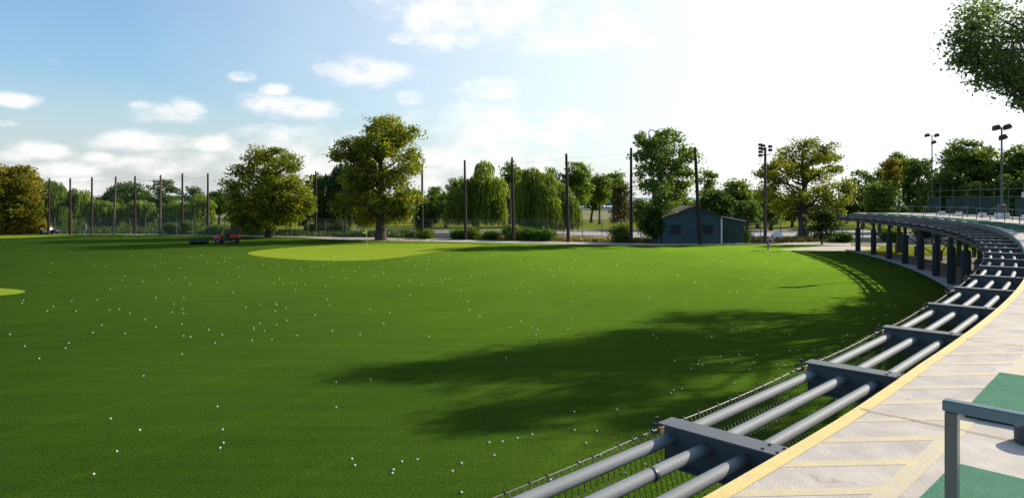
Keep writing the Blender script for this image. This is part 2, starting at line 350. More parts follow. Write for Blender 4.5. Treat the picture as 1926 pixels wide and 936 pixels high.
gp = [GP(*q) for q in [(466, 476), (490, 470.5), (560, 464.5), (650, 460), (740, 458), (850, 458), (905, 461), (880, 466.5), (815, 474), (760, 482.5), (700, 488.5), (640, 490.2), (560, 488), (490, 482)]]
tag(sheet('putting_green', smooth_poly(gp), .004, M['green'], kind='structure'), label='light yellow-green target green with the flag in the far lawn')
g2 = [(GP(0, 553)[0]+2.0+5*math.cos(t), 36.9+3.3*math.sin(t)) for t in np.linspace(0, 2*math.pi, 40, endpoint=False)]
cx2, cy2 = GP(40, 551); g2 = [(cx2-9+9*math.cos(t), cy2+2.9*math.sin(t)) for t in np.linspace(0, 2*math.pi, 60, endpoint=False)]
sheet('putting_green', g2, .004, M['green'])
g3 = [GP(-200, 443.0), GP(-60, 442.2), GP(60, 442.0), GP(138, 442.3), GP(100, 444.5), GP(40, 447), GP(-60, 448.4), GP(-200, 448.5)]
sheet('putting_green', smooth_poly(g3, 5), .006, M['green'])
pathback = [GP(232, 440.4), GP(430, 441.5), GP(590, 443.6), GP(650, 445.5), GP(700, 446.5), GP(800, 449.3), GP(965, 452.4), GP(1100, 455.5), GP(1230, 457.6), GP(1330, 457.8), GP(1440, 456.6), GP(1510, 452.5), GP(1600, 455)]
sheet('dirt_strip', [(-110, 99), (-110, 118), (60, 118), (60, 75)]+[GP(1600, 462), GP(1440, 458), GP(1100, 457), GP(700, 447), GP(232, 440.6)], -.008, M['dirt'])
sheet('path', [GP(1600, 462.5), *[(x, y+.35) for x, y in reversed(back[2:-2])]]+pathback, -.003, M['path'])
sheet('bunker_sand', smooth_poly([GP(*q) for q in [(1468, 469.5), (1500, 466.8), (1545, 463.8), (1600, 463), (1650, 464.5), (1640, 469), (1580, 471.5), (1520, 471)]]), .005, M['sand'])
sheet('parking_road', [GP(640, 442.5), GP(760, 442), GP(900, 446), GP(1010, 447), GP(1200, 446), GP(1420, 447), GP(1720, 449), GP(1900, 449), GP(1900, 434), GP(1500, 432.8), GP(1180, 434.5), GP(1000, 436.5), GP(640, 438)], -.004, M['asphalt'])
# embankment with the dry grass face and the road on top
emb = MB(); prof = [(168, -.05), (186, 1.1), (194, 1.9), (200, 2.0), (212, 2.0), (214, -.4)]
xs = np.linspace(-420, 420, 61)
for i, x in enumerate(xs):
    for j, (y, z) in enumerate(prof): emb.v.append((x, y+3*math.sin(x*.03), z*(1+.06*math.sin(x*.08+j)) if 0 < j < 5 else z))
for i in range(60):
    for j in range(5): a = i*6+j; emb.f.append((a, a+6, a+7, a+1))
emb.build('embankment', M['tan'], smooth=True, kind='structure')
rd = MB(); rd.add([(x, y+3*math.sin(x*.03), 2.16) for x in xs for y in (200, 209)], [(2*i, 2*i+2, 2*i+3, 2*i+1) for i in range(60)])
rd.build('shore_road', M['road'], kind='structure')
# footing strip and ground under the deck
def strip(name, w0, w1, z, m, s0=SMIN, s1=SMAX, n=90, zf=None, **kw):
    mb = MB(); S = np.linspace(s0, s1, n)
    for s in S:
        for ww in (w0, w1): x, y = DP(s, ww(s) if callable(ww) else ww); mb.v.append((x, y, (zf(s) if zf else 0)+z))
    mb.f = [(2*i, 2*i+1, 2*i+3, 2*i+2) for i in range(n-1)]
    return mb.build(name, m, **kw)
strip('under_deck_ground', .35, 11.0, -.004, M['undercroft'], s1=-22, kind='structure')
def strip_solid(name, w0, w1, z0, z1, m, s0, s1, n=90, parent=None, **kw):
    mb = MB(); S = np.linspace(s0, s1, n)
    for s in S:
        for ww, zz in ((w0, z0), (w1, z0), (w1, z1), (w0, z1)):
            x, y = DP(s, ww(s) if callable(ww) else ww); mb.v.append((x, y, zz(s) if callable(zz) else zz))
    for i in range(n-1):
        for k in range(4): a = 4*i; mb.f.append((a+k, a+(k+1) % 4, a+4+(k+1) % 4, a+4+k))
    mb.f += [(0, 1, 2, 3), tuple(4*(n-1)+k for k in (3, 2, 1, 0))]
    return mb.build(name, m, parent, **kw)
strip_solid('kerb', .18, .95, -.1, .09, M['kerbc'], SMIN, -15.5, kind='structure')

# ---------------------------------------------------------------- elevated deck
W0, W1 = 1.0, 9.6
deck = empty('elevated_deck', (*DP(-60, 5), 0), label='curved raised concrete tee deck with a yellow painted edge', cat='deck')
dinv = Matrix.Translation((-deck.location.x, -deck.location.y, 0))
def under(o, p, inv):
    o.parent = p; o.matrix_parent_inverse = inv; return o
zt = lambda s: zdeck(s)
slab = under(strip_solid('slab', WE, W1, lambda s: zdeck(s)-.26, zt, M['concrete'], SMIN, SMAX+.3, 140), deck, dinv)
under(strip_solid('edge_fascia', lambda s: WE(s)-.03, lambda s: WE(s)-.002, lambda s: zdeck(s)-.25, lambda s: zdeck(s)-.02, M['fascia'], SMIN, SMAX+.3, 140), deck, dinv)
under(strip('edge_stripe', lambda s: WE(s)-.028, lambda s: WE(s)+.07, .004, M['yellow'], SMIN, -66, 60, zf=zt), deck, dinv)
under(strip('tee_line', W0+.66, W0+.77, .0026, M['yfaint'], SMIN, -50, 60, zf=zt), deck, dinv)
k = 0; s = -94.80
while s < -66:
    # hatch strokes run at 45 degrees to the edge, so they come out parallel
    mb = MB(); t = 1/RR; c, sn = math.cos(s*t), math.sin(s*t)
    pts = []
    for ww, ds in ((WE(s)+.073, 0), (W0+.659, .583)): pts.append((s+ds, ww))
    (sa, wa), (sb, wb) = pts; h = .065
    q = [DP(sa-h, wa), DP(sa+h, wa), DP(sb+h, wb), DP(sb-h, wb)]
    mb.add([(x, y, zdeck(s)+.0014) for x, y in q], [(0, 1, 2, 3)])
    under(mb.build('hatch_stroke', M['yfaint']), deck, dinv); s += .585
for s in np.arange(-94.1, -60, 3.6):
    mb = MB()
    for o_ in (-.022, .008):
        q = [DP(s+o_, W0+.08), DP(s+o_, 6.0), DP(s+o_+.012, 6.0), DP(s+o_+.012, W0+.08)]
        mb.add([(x, y, zdeck(s)+.0040) for x, y in q], [(0, 1, 2, 3)])
    under(mb.build('joint_line', M['yfaint']), deck, dinv)
# supports of the deck: padded outer posts, plain inner posts, braces, edge girder
under(strip_solid('edge_girder', .12, .26, 2.98, 3.17, M['darksteel'], -62, SMAX, 140), deck, dinv)
under(strip_solid('rear_girder', 4.2, 4.5, 2.9, 3.2, M['darksteel'], SMIN, SMAX, 100), deck, dinv)
k = 0
for s in np.arange(-17.8, -66, -4.45):
    x, y = DP(s, .62); rz = s/RR
    post = MB().box((x, y, 1.55), (.2, .2, 3.1), rz=rz).build('support_post', M['darksteel']); under(post, deck, dinv)
    pd = MB().lathe([(.215, .02), (.235, .06), (.235, 2.2+.1*math.sin(k*2.1)), (.20, 2.3+.1*math.sin(k*2.1))], (x, y, 0), 18).build('padding', M['padding'], smooth=True)
    pd.parent = post
    x2, y2 = DP(s, 4.3)
    p2 = MB().box((x2, y2, 1.45), (.26, .26, 2.9), rz=rz).box((x2, y2, .45), (.5, .5, .9), rz=rz).build('inner_post', M['darksteel']); under(p2, deck, dinv)
    under(MB().tube([(x, y, 3.04), (*DP(s, 4.3), 3.04)], .10, 6).build('cross_girder', M['darksteel']), deck, dinv)
    if k % 2 == 0:
        under(MB().tube([(*DP(s, 4.3), .3), (*DP(s-4.45, 4.3), 3.0)], .05, 6).build('brace', M['darksteel']), deck, dinv)
        under(MB().tube([(*DP(s, .7), 2.9), (*DP(s, 4.2), .4)], .045, 6).build('brace', M['darksteel']), deck, dinv)
    x3, y3 = DP(s, 8.8)
    under(MB().box((x3, y3, 1.6), (.25, .25, 3.2), rz=rz).build('inner_post', M['darksteel']), deck, dinv)
    if s > -60: under(MB().tube([(*DP(s, 4.3), 1.75), (*DP(s-4.45, 4.3), 1.75)], .035, 6).build('brace', M['darksteel']), deck, dinv)
    k += 1

# ---------------------------------------------------------------- steel outrigger frame with pipes
frame = empty('outrigger_frame', (*DP(-60, .5), 3.3), label='grey steel outrigger frame of long pipes and cross beams along the deck edge', cat='steel frame')
finv = Matrix.Translation((-frame.location.x, -frame.location.y, -3.3))
BS = -88.05
stations = [BS+2.655*i for i in range(-3, 29)]
stations = [s for s in stations if s < SMAX+.2]
for s in stations:
    rz = s/RR
    zb = 3.455; mb = MB()
    wi, wo = WE(s)-.035, .09*min(1, max(0, (s+70)/-14))
    def seg(w0, w1, h, tz, ds):
        a = [DP(s-ds, w0), DP(s+ds, w0), DP(s+ds, w1), DP(s-ds, w1)]
        mb.add([(x, y, z) for z in (tz-h, tz) for x, y in a], [(3, 2, 1, 0), (4, 5, 6, 7), (0, 1, 5, 4), (1, 2, 6, 5), (2, 3, 7, 6), (3, 0, 4, 7)])
    seg(wo, wi, .014, zb, .095); seg(wo, wi, .272, zb-.0145, .006); seg(wo, wi, .014, zb-.287, .095)
    under(mb.build('cross_beam', M['beam']), frame, finv)
for ww in (.15, .44, .73):
    pts = [(*DP(stations[0]-2.6, ww), 3.345)]+[(*DP(s, ww), 3.335) for s in stations]
    under(MB().tube(pts, .043, 14).build('pipe', M['steel'], smooth=True), frame, finv)
for (sj, wj) in ((-88.72, .44), (-80.4, .15), (-74.9, .73), (-67.2, .44), (-91.2, .15)):
    a, b = DP(sj-.012, wj), DP(sj+.012, wj)
    under(MB().tube([(*a, 3.335), (*b, 3.335)], .0465, 14).build('pipe_joint', M['darksteel'], smooth=True), frame, finv)
for s in stations[:16]:                      # bolt heads either side of each beam top
    for wv in (.02, .12):
        for dsv in (-.05, .05):
            x, y = DP(s+dsv, wv+WE(s)-.22); under(MB().lathe([(.011, 0), (.011, .008)], (x, y, 3.4555), 6).build('bolt', M['darksteel']), frame, finv)
for ww, sa in ((1.02, -61), (1.32, -54), (1.6, -47)):
    pts = [(*DP(s, ww), 3.335) for s in stations if s > sa]
    under(MB().tube(pts, .043, 10).build('pipe', M['steel'], smooth=True), frame, finv)
# hooks at the beam tips carry the net cable
for s in stations:
    x, y = DP(s, .05 if s < -80 else -.02); mb = MB()
    rz = s/RR; d = Vector((math.cos(rz), math.sin(rz), 0))
    c0 = Vector((x, y, 3.37))-d*.05
    ring = [c0+d*(.034*math.cos(t))+Vector((0, 0, .034*math.sin(t))) for t in np.linspace(0, 2*math.pi, 15)]
    mb.tube(ring, .009, 6); mb.tube([c0+d*.03, c0+d*.02+Vector((0, 0, .08))], .009, 6)
    mb.lathe([(.015, 0), (.015, .02)], tuple(c0+d*.02+Vector((0, 0, .07))), 8)
    under(mb.build('hook', M['darksteel']), frame, finv)
    under(MB().box(tuple(c0+d*.055), (.02, .05, .04), rz=rz).build('hook_plate', M['rust']), frame, finv)

# net slung under the pipes
rnd = random.Random(5)
def netp(s, w):                       # w 0..1 from the cable to the deck side
    a = (s-BS)/2.655; u = a-math.floor(a)
    sag = .018*math.sin(math.pi*u)
    z = 3.34-.30*math.sin(math.pi*min(1, w*1.15)*.75)-.03*math.sin(s*3.1)*w-sag*(1-w)
    ww = -.03+w*.98
    if w < .1: z -= .0
    x, y = DP(s, ww); return Vector((x, y, z-.02*w*math.sin(s*2.3)))
def netmesh(s0, s1, cell, nseg, rad):
    V = []; Fs = []
    span = 1.05
    n = int((s1-s0+span)/cell)
    for dirn in (1, -1):
        for i in range(n):
            sb = s0-span*(1 if dirn == 1 else 0)+i*cell
            prev = None
            for j in range(nseg+1):
                w = j/nseg; s = sb+dirn*w*span
                if s < s0-.01 or s > s1: prev = None; continue
                p = netp(s, w); b = len(V)
                V += [p+Vector((rad, 0, 0)), p+Vector((-rad*.5, rad*.87, 0)), p+Vector((-rad*.5, -rad*.87, rad))]
                if prev is not None:
                    for k in range(3): Fs.append((prev+k, prev+(k+1) % 3, b+(k+1) % 3, b+k))
                prev = b
    mb = MB(); mb.v = V; mb.f = Fs; return mb
tag(netmesh(-94.0, -68, .062, 14, .0034).build('safety_net', M['netcord']), 'black diamond-mesh ball net slung under the near pipes', 'net')
tag(netmesh(-68, -13.5, .30, 7, .008).build('safety_net', M['netcord']), 'black net hanging under the far curve of the pipe frame', 'net')
cb = MB(); S = np.linspace(-94, -13.5, 320)
cb.tube([netp(s, 0) for s in S], .0042, 5)
for s in np.arange(-94, -60, .23+.0):
    p = netp(s+rnd.uniform(-.06, .06), 0)
    cb.tube([p+Vector((.012, -.012, -.012)), p+Vector((-.004, .004, .022)), p+Vector((-.014, .014, -.012))], .0042, 5)
tag(cb.build('net_cable', M['cable']), 'thin rusty cable with clips holding the ball net edge', 'cable')

# ---------------------------------------------------------------- things on the deck
def make_mat(name='hitting_mat'):
    o = empty(name)
    MB().box((0, 0, .024), (1.53, 1.5, .045)).build('rubber_base', M['rubber'], o)
    MB().box((0, 0, .052), (1.52, 1.49, .012)).build('turf_top', M['matgreen'], o)
    return o
def deckpos(s, w, dz=0.0): x, y = DP(s, w); return (x, y, zdeck(s)+dz)
m0 = make_mat(); mats = []
near = {0: 'green hitting mat nearest the front railing, cut off by the frame', 1: 'green hitting mat with a thick dark front edge beyond the railing'}
for i in range(26):
    s = -88.62+2.86*i
    if s > -17: break
    if i > 1 and s < -74 and False: continue
    o = m0 if i == 0 else copy_tree(m0)
    o.location = deckpos(s+rnd.uniform(-.05, .05) if i > 1 else -88.51, 2.65); o.rotation_euler = (0, 0, s/RR+(rnd.uniform(-.03, .03) if i > 1 else 0))
    if i == 1: o.location = deckpos(-85.81, 2.43); o.rotation_euler.z += .02
    tag(o, near.get(i, 'green hitting mat in the long row along the far deck'), 'hitting mat', 'hitting mats on the deck')
def make_divider():
    o = empty('bay_divider')
    hh = .80
    MB().box((.62, 0, hh-.022), (1.30, .048, .044), b=.004).build('rail', M['railtop'], o)
    for x in (0, 1.22): MB().box((x, 0, (hh-.045)/2), (.044, .044, hh-.045), b=.003).build('post', M['railpaint'], o)
    return o
d0 = make_divider(); d0.location = deckpos(-89.25, 2.232); d0.rotation_euler = (0, 0, -89.27/RR+.0)
tag(d0, 'chipped blue-green square tube railing in the front corner', 'railing', 'bay dividers on the deck')
for i in range(2, 26):
    s = -90.1+2.86*i
    if s > -17: break
    c = copy_tree(d0); c.location = deckpos(s, 4.0); c.rotation_euler = (0, 0, s/RR)
    tag(c, 'dark green tube divider between bays on the far deck', 'railing', 'bay dividers on the deck')
# ball tray by the near mats
def make_tray():
    o = empty('ball_tray')
    MB().lathe([(.118, 0), (.125, .004), (.125, .10), (.112, .105), (.098, .105), (.094, .03), (.01, .03)], (0, 0, 0), 28).build('cup', M['bucket'], o, smooth=True)
    MB().lathe([(.100, .1055), (.110, .112), (.121, .1055)], (0, 0, 0), 28).build('rim', M['galv'], o, smooth=True)
    return o
t0 = make_tray(); q = GP(1951, 834, 3.5); t0.location = (q[0], q[1], 3.5)
tag(t0, 'round dark rubber ball cup with a pale rim between the two near mats', 'ball cup')
# back fence of the deck with green screens
bf = empty('deck_back_fence', (*DP(-55, 9.0), zdeck(-55)), label='dark green screened fence along the back of the raised deck', cat='fence')
binv = Matrix.Translation((-bf.location.x, -bf.location.y, -bf.location.z))
fs_ = np.arange(-66, SMAX, 2.4)
for i, s in enumerate(fs_):
    x, y = DP(s, 9.0); z = zdeck(s)
    under(MB().tube([(x, y, z), (x, y, z+(2.3 if i % 3 else 3.0))], .035, 6).build('post', M['greensteel']), bf, binv)
    if i < len(fs_)-1:
        pw = .95 if (i*7) % 5 else .62
        a, b = DP(s+.08, 9.02), DP(s+2.3*pw, 9.02)
        mb = MB(); zz = z+.12; top = z+1.45+.18*((i*3) % 4)/3
        mb.add([(a[0], a[1], zz), (b[0], b[1], zz), (b[0], b[1], top), (a[0], a[1], top)], [(0, 1, 2, 3)])
        mb.add([(a[0]+.02, a[1]+.01, zz), (b[0]+.02, b[1]+.01, zz), (b[0]+.02, b[1]+.01, top), (a[0]+.02, a[1]+.01, top)], [(0, 1, 2, 3)])
        under(mb.build('screen_panel', M['screen']), bf, binv)
for hh in (1.62, 2.25):
    pts = [(*DP(s, 9.0), zdeck(s)+hh) for s in np.linspace(-66, fs_[-1], 60)]
    under(MB().tube(pts, .022, 5).build('rail', M['greensteel']), bf, binv)
# benches, bins and white boxes standing behind the mats
def make_bench():
    o = empty('bench')
    for k in range(3): MB().box((0, -.16+.16*k, .45), (1.5, .12, .035)).build('seat_slat', M['greensteel'], o)
    for k in range(2): MB().box((0, .30, .62+.16*k), (1.5, .03, .11)).build('back_slat', M['greensteel'], o)
    for x in (-.6, .6):
        MB().tube([(x, -.2, 0), (x, -.2, .44), (x, .28, .42), (x, .32, .85)], .025, 6).tube([(x, .3, .42), (x, .34, 0)], .025, 6).build('leg', M['darksteel'], o)
    return o
b0 = make_bench()
for i, s in enumerate(np.arange(-62, -20, 5.7)):
    o = b0 if i == 0 else copy_tree(b0)
    o.location = deckpos(s, 7.9); o.rotation_euler = (0, 0, s/RR-R(90))
    tag(o, 'dark green slatted bench before the back fence of the far deck', 'bench', 'benches on the deck')
def make_box():
    o = empty('ball_bin')
    MB().box((0, 0, .16), (.40, .42, .32), taper=(1.06, 1.06), b=.02).build('bin_body', M['whitep'], o)
    MB().box((0, 0, .335), (.46, .48, .03), b=.01).build('lid', M['whitep'], o)
    return o
x0 = make_box()
for i, s in enumerate([-40, -36.6, -33, -29.5, -44.5, -26, -22, -50]):
    o = x0 if i == 0 else copy_tree(x0)
    o.location = deckpos(s, 6.4+.3*math.sin(i)); o.rotation_euler = (0, 0, s/RR)
    tag(o, 'low white ball bin behind the far mats', 'bin', 'white ball bins')

def lampheads(mb, c, dirs, size=.42):
    for d in dirs:
        v = Vector(d).normalized()
        rz = math.atan2(v.y, v.x)
        mb.box(tuple(Vector(c)+v*.45), (size*1.5, size, size*.8), rz=rz, ry=R(22), taper=(.8, .8), b=.04)
    return mb
def light_pole(px, Ysh, top_py, base_z, label, heads, block=False, r=.09):
    x, zt_ = XZ(px, top_py, Ysh)
    o = empty('light_pole', (x, Ysh, base_z), label=label, cat='light pole')
    hgt = zt_-base_z
    MB().tube([(0, 0, 0), (0, 0, hgt-.1)], [r, r*.6], 10).build('pole', M['lamphead'] if not block else M['galv'], o, smooth=True)
    for k, (dz, sx, sy) in enumerate(heads):
        MB().tube([(0, 0, hgt+dz-.15), (sx*.5, 0, hgt+dz)], .035, 6).build('bracket', M['lamphead'], o)
        hd = MB().box((sx, sy, hgt+dz), (.56, .40, .32), ry=R(-14 if sx < 0 else -20), taper=(.8, .8), b=.05).build('lamp_head', M['lamphead'], o)
        MB().box((sx, sy, hgt+dz-.19), (.46, .32, .04), ry=R(-14)).build('lens', M['glass'], hd)
    if block:
        MB().box((0, 0, .22), (.66, .66, .44), b=.04).build('base_block', M['whitep'], o)
        MB().lathe([(.28, .44), (.30, .5), (.28, 1.0), (.12, 1.06)], (0, 0, 0), 16).build('base_sleeve', M['brown'], o)
    return o
light_pole(1884, 49.5, 238, zdeck(-30), 'tall light pole on a pale block base at the far deck with three lamp heads', [(0, .42, 0), (-.06, -.38, 0), (-.75, .1, 0)], block=True)
light_pole(1753, 78.0, 254, 0.0, 'slim light pole rising out of the trees behind the deck, two lamp heads', [(0, .55, 0), (0, -.55, 0), (-.8, .2, 0)])
# floodlight bank pole by the shed
X, Z = XZ(1446, 272, 79); xb = GP(1449, 458)[0]
fp = empty('floodlight_pole', (xb, 80.5, 0), label='tall pole with stacked floodlight banks right of the shed', cat='light pole')
MB().tube([(0, 0, 0), (.0, 0, Z-1.6), (0, 0, Z-.2)], [.20, .15, .14], 10).build('pole', M['polegrey'], fp, smooth=True)
for (dx, n, top) in ((-.62, 4, .1), (-.28, 2, 0), (.55, 2, -.1)):
    fr = MB(); fr.tube([(dx, 0, Z+top+.15), (dx, 0, Z+top-.5*n)], .03, 5); fr.tube([(0, 0, Z-1.2), (dx, 0, Z-1.2+.2)], .04, 5); fr.build('bracket', M['lamphead'], fp)
    for k in range(n):
        MB().box((dx, -.12, Z+top-.42*k), (.50, .34, .28), rx=R(18), taper=(.8, .8), b=.03).build('floodlight', M['lamphead'], fp)
for k, (px, py) in enumerate([(1773, 381), (1821, 374), (1869, 375)]):
    s = -38+k*-5; x, y = DP([-31, -36.5, -40][k], 8.6); z = zdeck(s)
    o = empty('bay_sign', (x, y, z), rz=R(-60), label=['small white sign on the leftmost sign post of the far deck', 'small white sign on the middle sign post of the far deck', 'small white sign on the rightmost sign post of the far deck'][k], cat='sign', group='bay signs')
    MB().tube([(0, 0, 0), (0, 0, 1.95)], .025, 6).build('post', M['greensteel'], o)
    MB().box((0, -.04, 1.75), (.26, .02, .4)).build('sign_plate', M['whitep'], o)

# ---------------------------------------------------------------- range poles and netting
def pole(px, base_py, top_py, r, label, lean=0.0, m='pole', grp='wooden net poles'):
    x, y = GP(px, base_py); hgt = H+(HZ-top_py)/F*y
    dx = lean/F*y
    return MB().tube([(0, 0, -.2), (dx*.5, 0, hgt*.5), (dx, 0, hgt)], [r*1.25, r, r*.8], 10).build('net_pole', M[m], None, smooth=True, label=label, cat='pole', group=grp), (x, y, hgt, dx)
left = [(91, 440.5, 335), (132, 440.5, 335), (172, 440.5, 333), (213, 440.5, 332), (254, 440.5, 331), (301, 440.5, 329), (343, 440.8, 326), (391, 441, 326)]
names = ['first', 'second', 'third', 'fourth', 'fifth', 'sixth', 'seventh', 'eighth']
tops = []
for i, (px, b, t) in enumerate(left):
    o, (x, y, hh, dx) = pole(px, b, t, .15, f'dark wooden net pole, {names[i]} from the left in the netted row', lean=[2, 0, 1, 5, 0, 1, 0, 0][i], m='pole' if i not in (3, 5) else 'polegrey')
    o.location = (x, y, 0); tops.append((x+dx, y, hh))
rest = [(436, 441.5, 345, .13, 'thin net pole half hidden left of the round maple', 0, 'pole'),
        (594, 443, 322, .14, 'dark net pole between the round maple and the dark willow', 0, 'pole'),
        (649, 444, 328, .14, 'dark net pole in front of the dark willow', 0, 'pole'),
        (794, 449, 308, .15, 'dark net pole at the right edge of the tallest maple', 0, 'pole'),
        (876, 451, 301, .16, 'dark net pole in front of the tall pointed willow', -2, 'pole'),
        (966, 453, 296, .17, 'taller of the two close poles between the willows', -3, 'pole'),
        (960.5, 452, 343, .10, 'short pale grey pole leaning on a taller pole between the willows', -1, 'polegrey'),
        (1069, 455, 289, .18, 'dark net pole at the right side of the broad willow', -4, 'pole'),
        (1187, 457, 278, .17, 'dark net pole at the left edge of the open poplar', 0, 'pole'),
        (1243, 455, 288, .15, 'dark net pole hidden in the open poplar', -3, 'pole'),
        (1317, 459, 277, .20, 'dark wooden pole leaning in front of the shed gable', -10, 'pole')]
for (px, b, t, r, lab, lean, m) in rest:
    o, (x, y, hh, dx) = pole(px, b, t, r, lab, lean, m); o.location = (x, y, 0)
    if 'short' not in lab: tops.append((x+dx, y, hh))
def sag(a, b, d, n=9): return [Vector(a).lerp(Vector(b), t)-Vector((0, 0, d*4*t*(1-t))) for t in np.linspace(0, 1, n)]
ln = MB()
for a, b in zip(tops[:7], tops[1:8]):
    A, B = Vector(a)-Vector((0, 0, .35)), Vector(b)-Vector((0, 0, .35)); n = 9
    P = sag(A, B, .35, n); o = len(ln.v)
    for p in P:
        ln.v += [tuple(p), (p.x, p.y, .3)]
    ln.f += [(o+2*i, o+2*i+2, o+2*i+3, o+2*i+1) for i in range(n-1)]
tag(ln.build('range_net', M['net']), 'tall see-through grey netting strung between the far left poles', 'net')
for a, b in zip(tops[:7], tops[1:8]):
    A, B = Vector(a)-Vector((0, 0, .35)), Vector(b)-Vector((0, 0, .35))
    tag(MB().tube(sag(A, B, .35), .011, 4).build('top_cable', M['darksteel']), 'thin dark cable along the top edge of the far left netting', 'cable', 'top cables of the netting')
    tag(MB().tube([(a[0], a[1], 4.15), (b[0], b[1], 4.15)], .028, 4).build('middle_cable', M['darksteel']), 'thin dark cable halfway down the far left netting', 'cable', 'middle cables of the netting')
for a, b in zip(tops[11:-1], tops[12:]):
    tag(MB().tube(sag(Vector(a)-Vector((0, 0, .4)), Vector(b)-Vector((0, 0, .4)), .35), .006, 4).build('overhead_cable', M['darksteel']), 'faint cable strung high between two net poles right of the maples', 'cable', 'overhead cables')

# chain-link fence
fence = empty('chain_link_fence', (0, 88, 0), label='long galvanised chain-link fence behind the wooden poles', cat='fence')
fi = Matrix.Translation((0, -88, 0))
fl = [(-92, 105), (-36, 95), (0, 89.5), (20, 87.8), (52, 85), (70, 84)]
def fpt(t):
    d = 0
    for a, b in zip(fl, fl[1:]):
        L = math.dist(a, b)
        if d+L >= t: u = (t-d)/L; return (a[0]+(b[0]-a[0])*u, a[1]+(b[1]-a[1])*u)
        d += L
    return fl[-1]
LT = sum(math.dist(a, b) for a, b in zip(fl, fl[1:])); PT = [fpt(t) for t in np.arange(0, LT, 2.5)]
for x, y in PT: under(MB().tube([(x, y, 0), (x, y, 2.45)], .045, 6).build('post', M['galv']), fence, fi)
under(MB().tube([(x, y, 2.42) for x, y in PT], .03, 5).build('top_rail', M['galv']), fence, fi)
mb = MB(); mb.v = [q for x, y in PT for q in ((x, y+.05, .03), (x, y+.05, 2.42))]; mb.f = [(2*i, 2*i+2, 2*i+3, 2*i+1) for i in range(len(PT)-1)]
under(mb.build('mesh', M['chain']), fence, fi)
under(MB().tube([(x, y-.04, .9) for x, y in PT if x > -5], .018, 5).build('lower_rail', M['galv']), fence, fi)

# ---------------------------------------------------------------- shed
sx0 = GP(1247, 458)[0]; sx1 = GP(1357, 458)[0]; SY = 79.0; sw_ = sx1-sx0; cxs = (sx0+sx1)/2
shed = empty('shed', (cxs, SY, 0), label='weathered blue-green gabled shed with two shuttered windows', cat='shed')
ze, za = 3.02, 4.28; ap = (GP(1309, 458)[0]-cxs); hw = sw_/2; dp = 6.0
def gable(z0=0.0, y0=0.0, y1=dp):
    pr = [(-hw, z0), (hw, z0), (hw, ze), (ap, za), (-hw, ze-.1)]
    mb = MB(); mb.add([(x, y, z) for y in (y0, y1) for x, z in pr], [(0, 1, 2, 3, 4), (9, 8, 7, 6, 5)]+[(i, 5+i, 5+(i+1) % 5, (i+1) % 5) for i in range(5)]); return mb
gable().build('wall', M['shedwall'], shed)
for sg, (xa, zaa), (xb_, zbb) in ((1, (ap, za), (hw, ze)), (-1, (ap, za), (-hw, ze-.1))):
    d = Vector((xb_-xa, 0, zbb-zaa)).normalized(); e = d*.22; n = Vector((-d.z, 0, d.x))*sg*.09; n = n if n.z > 0 else -n
    a, b = Vector((xa, 0, zaa+.012)), Vector((xb_, 0, zbb+.012))+e
    mb = MB(); mb.add([tuple(p+Vector((0, yy, 0))) for yy in (-.25, dp+.2) for p in (a, b, b+n, a+n)], [(0, 1, 2, 3), (7, 6, 5, 4), (0, 4, 5, 1), (1, 5, 6, 2), (2, 6, 7, 3), (3, 7, 4, 0)])
    mb.build('roof', M['shedroof'], shed)
MB().box((ap-.1, -.28, za+.06), (.9, .05, .04), ry=R(2)).build('ridge_trim', M['galv'], shed)
for px in (1270.5, 1331):
    x = (px-CX)/F*SY-cxs; z0 = XZ(0, 439, SY)[1]; z1 = XZ(0, 424, SY)[1]
    wd = MB().box((x, -.03, (z0+z1)/2), (1.15, .06, z1-z0)).build('window', M['shutter'], shed)
    fr = MB()
    for dx in (-.61, .61): fr.box((x+dx, -.04, (z0+z1)/2), (.07, .09, z1-z0+.14))
    for zz in (z0-.035, z1+.035): fr.box((x, -.041, zz), (1.15, .09, .07))
    fr.build('frame', M['shedside'], wd)
    for kk in range(5): MB().box((x, -.075, z0+.13+kk*(z1-z0-.2)/4), (1.1, .03, .05), rx=R(30)).build('slat', M['shutter'], wd)
MB().box((hw+.0, -.07, 1.5), (.13, .10, 3.0)).build('corner_trim', M['whitep'], shed)
# lean-to
lx = GP(1405, 458)[0]-cxs; mb = MB()
pr = [(hw+.07, 0), (lx, 0), (lx, 2.55), (hw+.07, 3.08)]
mb.add([(x, y, z) for y in (.9, 4.6) for x, z in pr], [(0, 1, 2, 3), (7, 6, 5, 4), (0, 4, 5, 1), (1, 5, 6, 2), (2, 6, 7, 3), (3, 7, 4, 0)])
mb.build('lean_to_wall', M['shedside'], shed)
mb = MB(); pr = [(hw+.07, 3.10), (lx+.15, 2.52), (lx+.15, 2.60), (hw+.07, 3.18)]
mb.add([(x, y, z+.02) for y in (.7, 4.8) for x, z in pr], [(0, 1, 2, 3), (7, 6, 5, 4), (0, 4, 5, 1), (1, 5, 6, 2), (2, 6, 7, 3), (3, 7, 4, 0)])
mb.build('lean_to_roof', M['whitep'], shed)
MB().tube([(hw+.35, .75, .1), (hw+.35, .75, 2.9)], .035, 6).build('downpipe', M['whitep'], shed)
MB().box(((1273-CX)/F*78.4-cxs, -.75, .8), (.05, .05, 1.6)).build('stake', M['shutter'], shed)
ps = MB(); ps.lathe([(.05, 0), (.05, .7), (.10, .72), (.10, .8)], (0, 0, 0), 10)
vent = ps.build('vent_pipe', M['galv'], shed); vent.location = (hw-.9, 2.0, 3.3)

